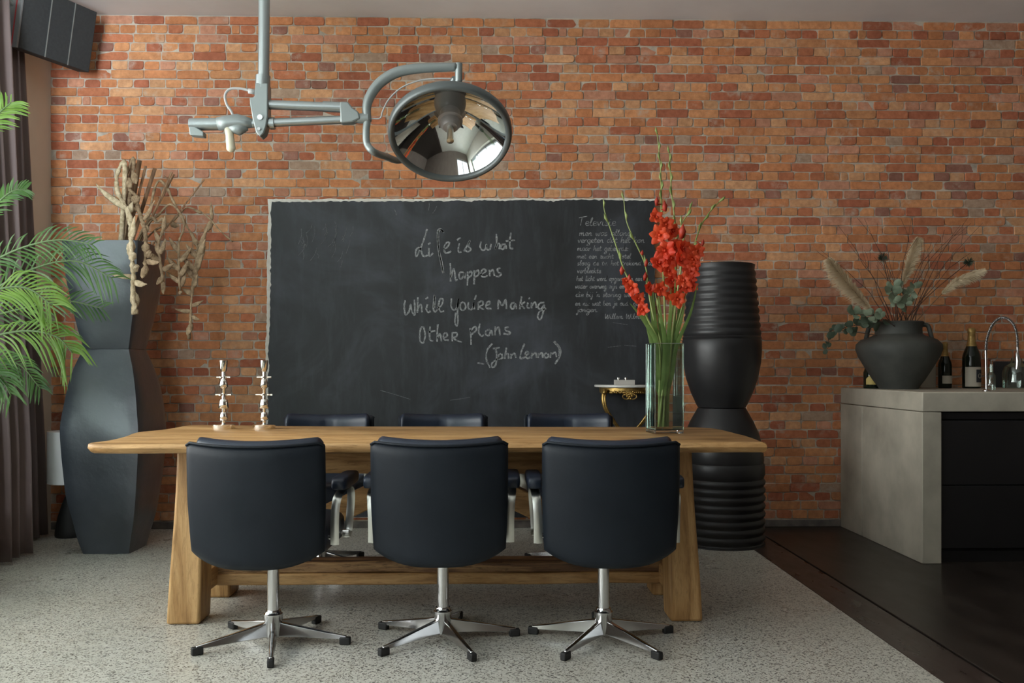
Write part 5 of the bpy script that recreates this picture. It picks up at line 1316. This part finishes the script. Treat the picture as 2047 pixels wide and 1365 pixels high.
faucet()
q = on(1983, 780, KZ); SB = empty('soap_bottle', (q.x+0.012, q.y+0.03, KZ), 0, 'small clear glass bottle beside the faucet foot', 'bottle')
b = MB(); b.lathe([(0, 0), (0.022, 0), (0.023, 0.004), (0.023, 0.085), (0.014, 0.10), (0.009, 0.105), (0.009, 0.15), (0.0, 0.15)], n=28); b.build('glass_body', M['smoke'], SB, smooth='angle')
b = MB(); b.tube([(0, 0, 0.15), (0, 0, 0.172)], 0.004, 8); b.box((0.008, 0, 0.174), (0.03, 0.012, 0.008)); b.build('pump', M['chrome'], SB, smooth='angle')
q = at(2032, 774, WALL_Y-0.25); b = MB(); b.lathe([(0.0, 0.0), (0.080, 0.0), (0.082, 0.01), (0.082, 0.10), (0.07, 0.135), (0.035, 0.16), (0.030, 0.19), (0.0, 0.19)], (0, 0, 0), 40)
tag(b.build('glass_jar', M['smoke'], smooth='angle', loc=(q.x, WALL_Y-0.25, KZ)), 'wide clear glass jar behind the faucet at the right picture edge', 'jar')
pa = at(1986, 722, WALL_Y-0.05); b = MB(); hgt = pa.z-KZ
b.box((pa.x+0.45, WALL_Y-0.055, KZ+hgt/2), (0.90, 0.02, hgt)); tag(b.build('splash_panel', M['panel'], bevel=0.003), 'low dark splash panel standing on the counter against the brick', 'panel')

# ================================================================ palm at the left
def palm():
    PX, PY = -2.52, 4.12
    Pm = empty('potted_palm', (PX, PY, 0), 0, 'green feathery palm whose fronds reach in from the left picture edge', 'palm')
    b = MB(); b.lathe([(0, 0), (0.15, 0), (0.19, 0.32), (0.18, 0.32), (0.165, 0.28), (0, 0.28)], n=32); b.build('pot', M['jar'], Pm, smooth='angle')
    rn = random.Random(31)
    FR = [  # path in pixels, depth, leaflet length, droop, young green
        ([(-150, 690), (-60, 560), (20, 505), (110, 480), (185, 488)], 4.05, 0.15, 0.55, 0),
        ([(-160, 700), (-40, 600), (60, 540), (150, 522), (225, 556)], 4.20, 0.19, 0.75, 0),
        ([(-170, 760), (-60, 690), (40, 662), (110, 672), (145, 705)], 3.95, 0.18, 1.3, 1),
        ([(-170, 730), (-60, 650), (40, 618), (130, 602), (205, 616)], 4.30, 0.14, 0.3, 0),
        ([(-150, 640), (-60, 500), (-20, 425), (20, 385), (52, 378)], 4.10, 0.10, 0.4, 0),
        ([(-160, 620), (-90, 380), (-50, 280), (-8, 232), (22, 205)], 3.90, 0.15, 0.5, 1),
        ([(-170, 860), (-90, 770), (-40, 735), (-5, 745), (22, 790)], 3.95, 0.15, 0.9, 0),
        ([(-160, 740), (-90, 640), (-20, 585), (50, 575), (105, 610)], 3.85, 0.20, 0.9, 1),
        ([(-170, 800), (-80, 740), (-20, 715), (40, 730), (80, 775)], 4.15, 0.12, 0.9, 0),
    ]
    for fi, (path, Yd, LL, droop, br) in enumerate(FR):
        P = [Vector((PX+rn.uniform(-0.04, 0.04), PY+rn.uniform(-0.04, 0.04), 0.28))]+[at(x_, y_, Yd+0.03*i) for i, (x_, y_) in enumerate(path)]
        P[1].x = max(P[1].x, LEFT_X+0.12)
        C = cr(P, 12); n = len(C)
        b = MB(); b.tube(C, [0.008*(1-0.8*i/n)+0.001 for i in range(n)], 8)
        S = b.build('frond', M['palmstem'], Pm, smooth=True, loc=(-PX, -PY, 0))
        b = MB(); N = 26
        for k_ in range(N):
            f = 0.34+0.655*k_/(N-1); i = min(n-2, int(f*(n-1))); p = C[i].lerp(C[i+1], f*(n-1)-i); t = (C[i+1]-C[i]).normalized()
            side0 = t.cross(Vector((0, -1, 0.15))).normalized()
            l_ = LL*math.sin(PI*(0.18+0.70*(f-0.34)/0.66))**0.6
            for s_ in (-1, 1):
                if rn.random() < 0.04: continue
                o_ = side0*s_
                dirv = (t*0.85+o_*0.75+Vector((0, rn.uniform(-0.35, 0.25), 0))).normalized()
                dr = abs(droop) if droop > 0 else 0.25
                ll = l_*rn.uniform(0.85, 1.1)
                mid = p+dirv*ll*0.5+Vector((0, 0, -0.05*dr*ll)); tip = p+dirv*ll*0.92+Vector((0, 0, -0.42*dr*ll))
                if droop < 0: tip = p+dirv*ll+Vector((0, 0, 0.02))
                leaf_blade(b, [p, mid, tip], rn.uniform(0.0036, 0.0058), up=Vector((rn.uniform(-0.4, 0.4), -1, rn.uniform(-0.3, 0.8))).normalized())
        b.build('leaflets', M['palmlight'] if br else M['palm'], S)['kind'] = 'stuff'
palm()
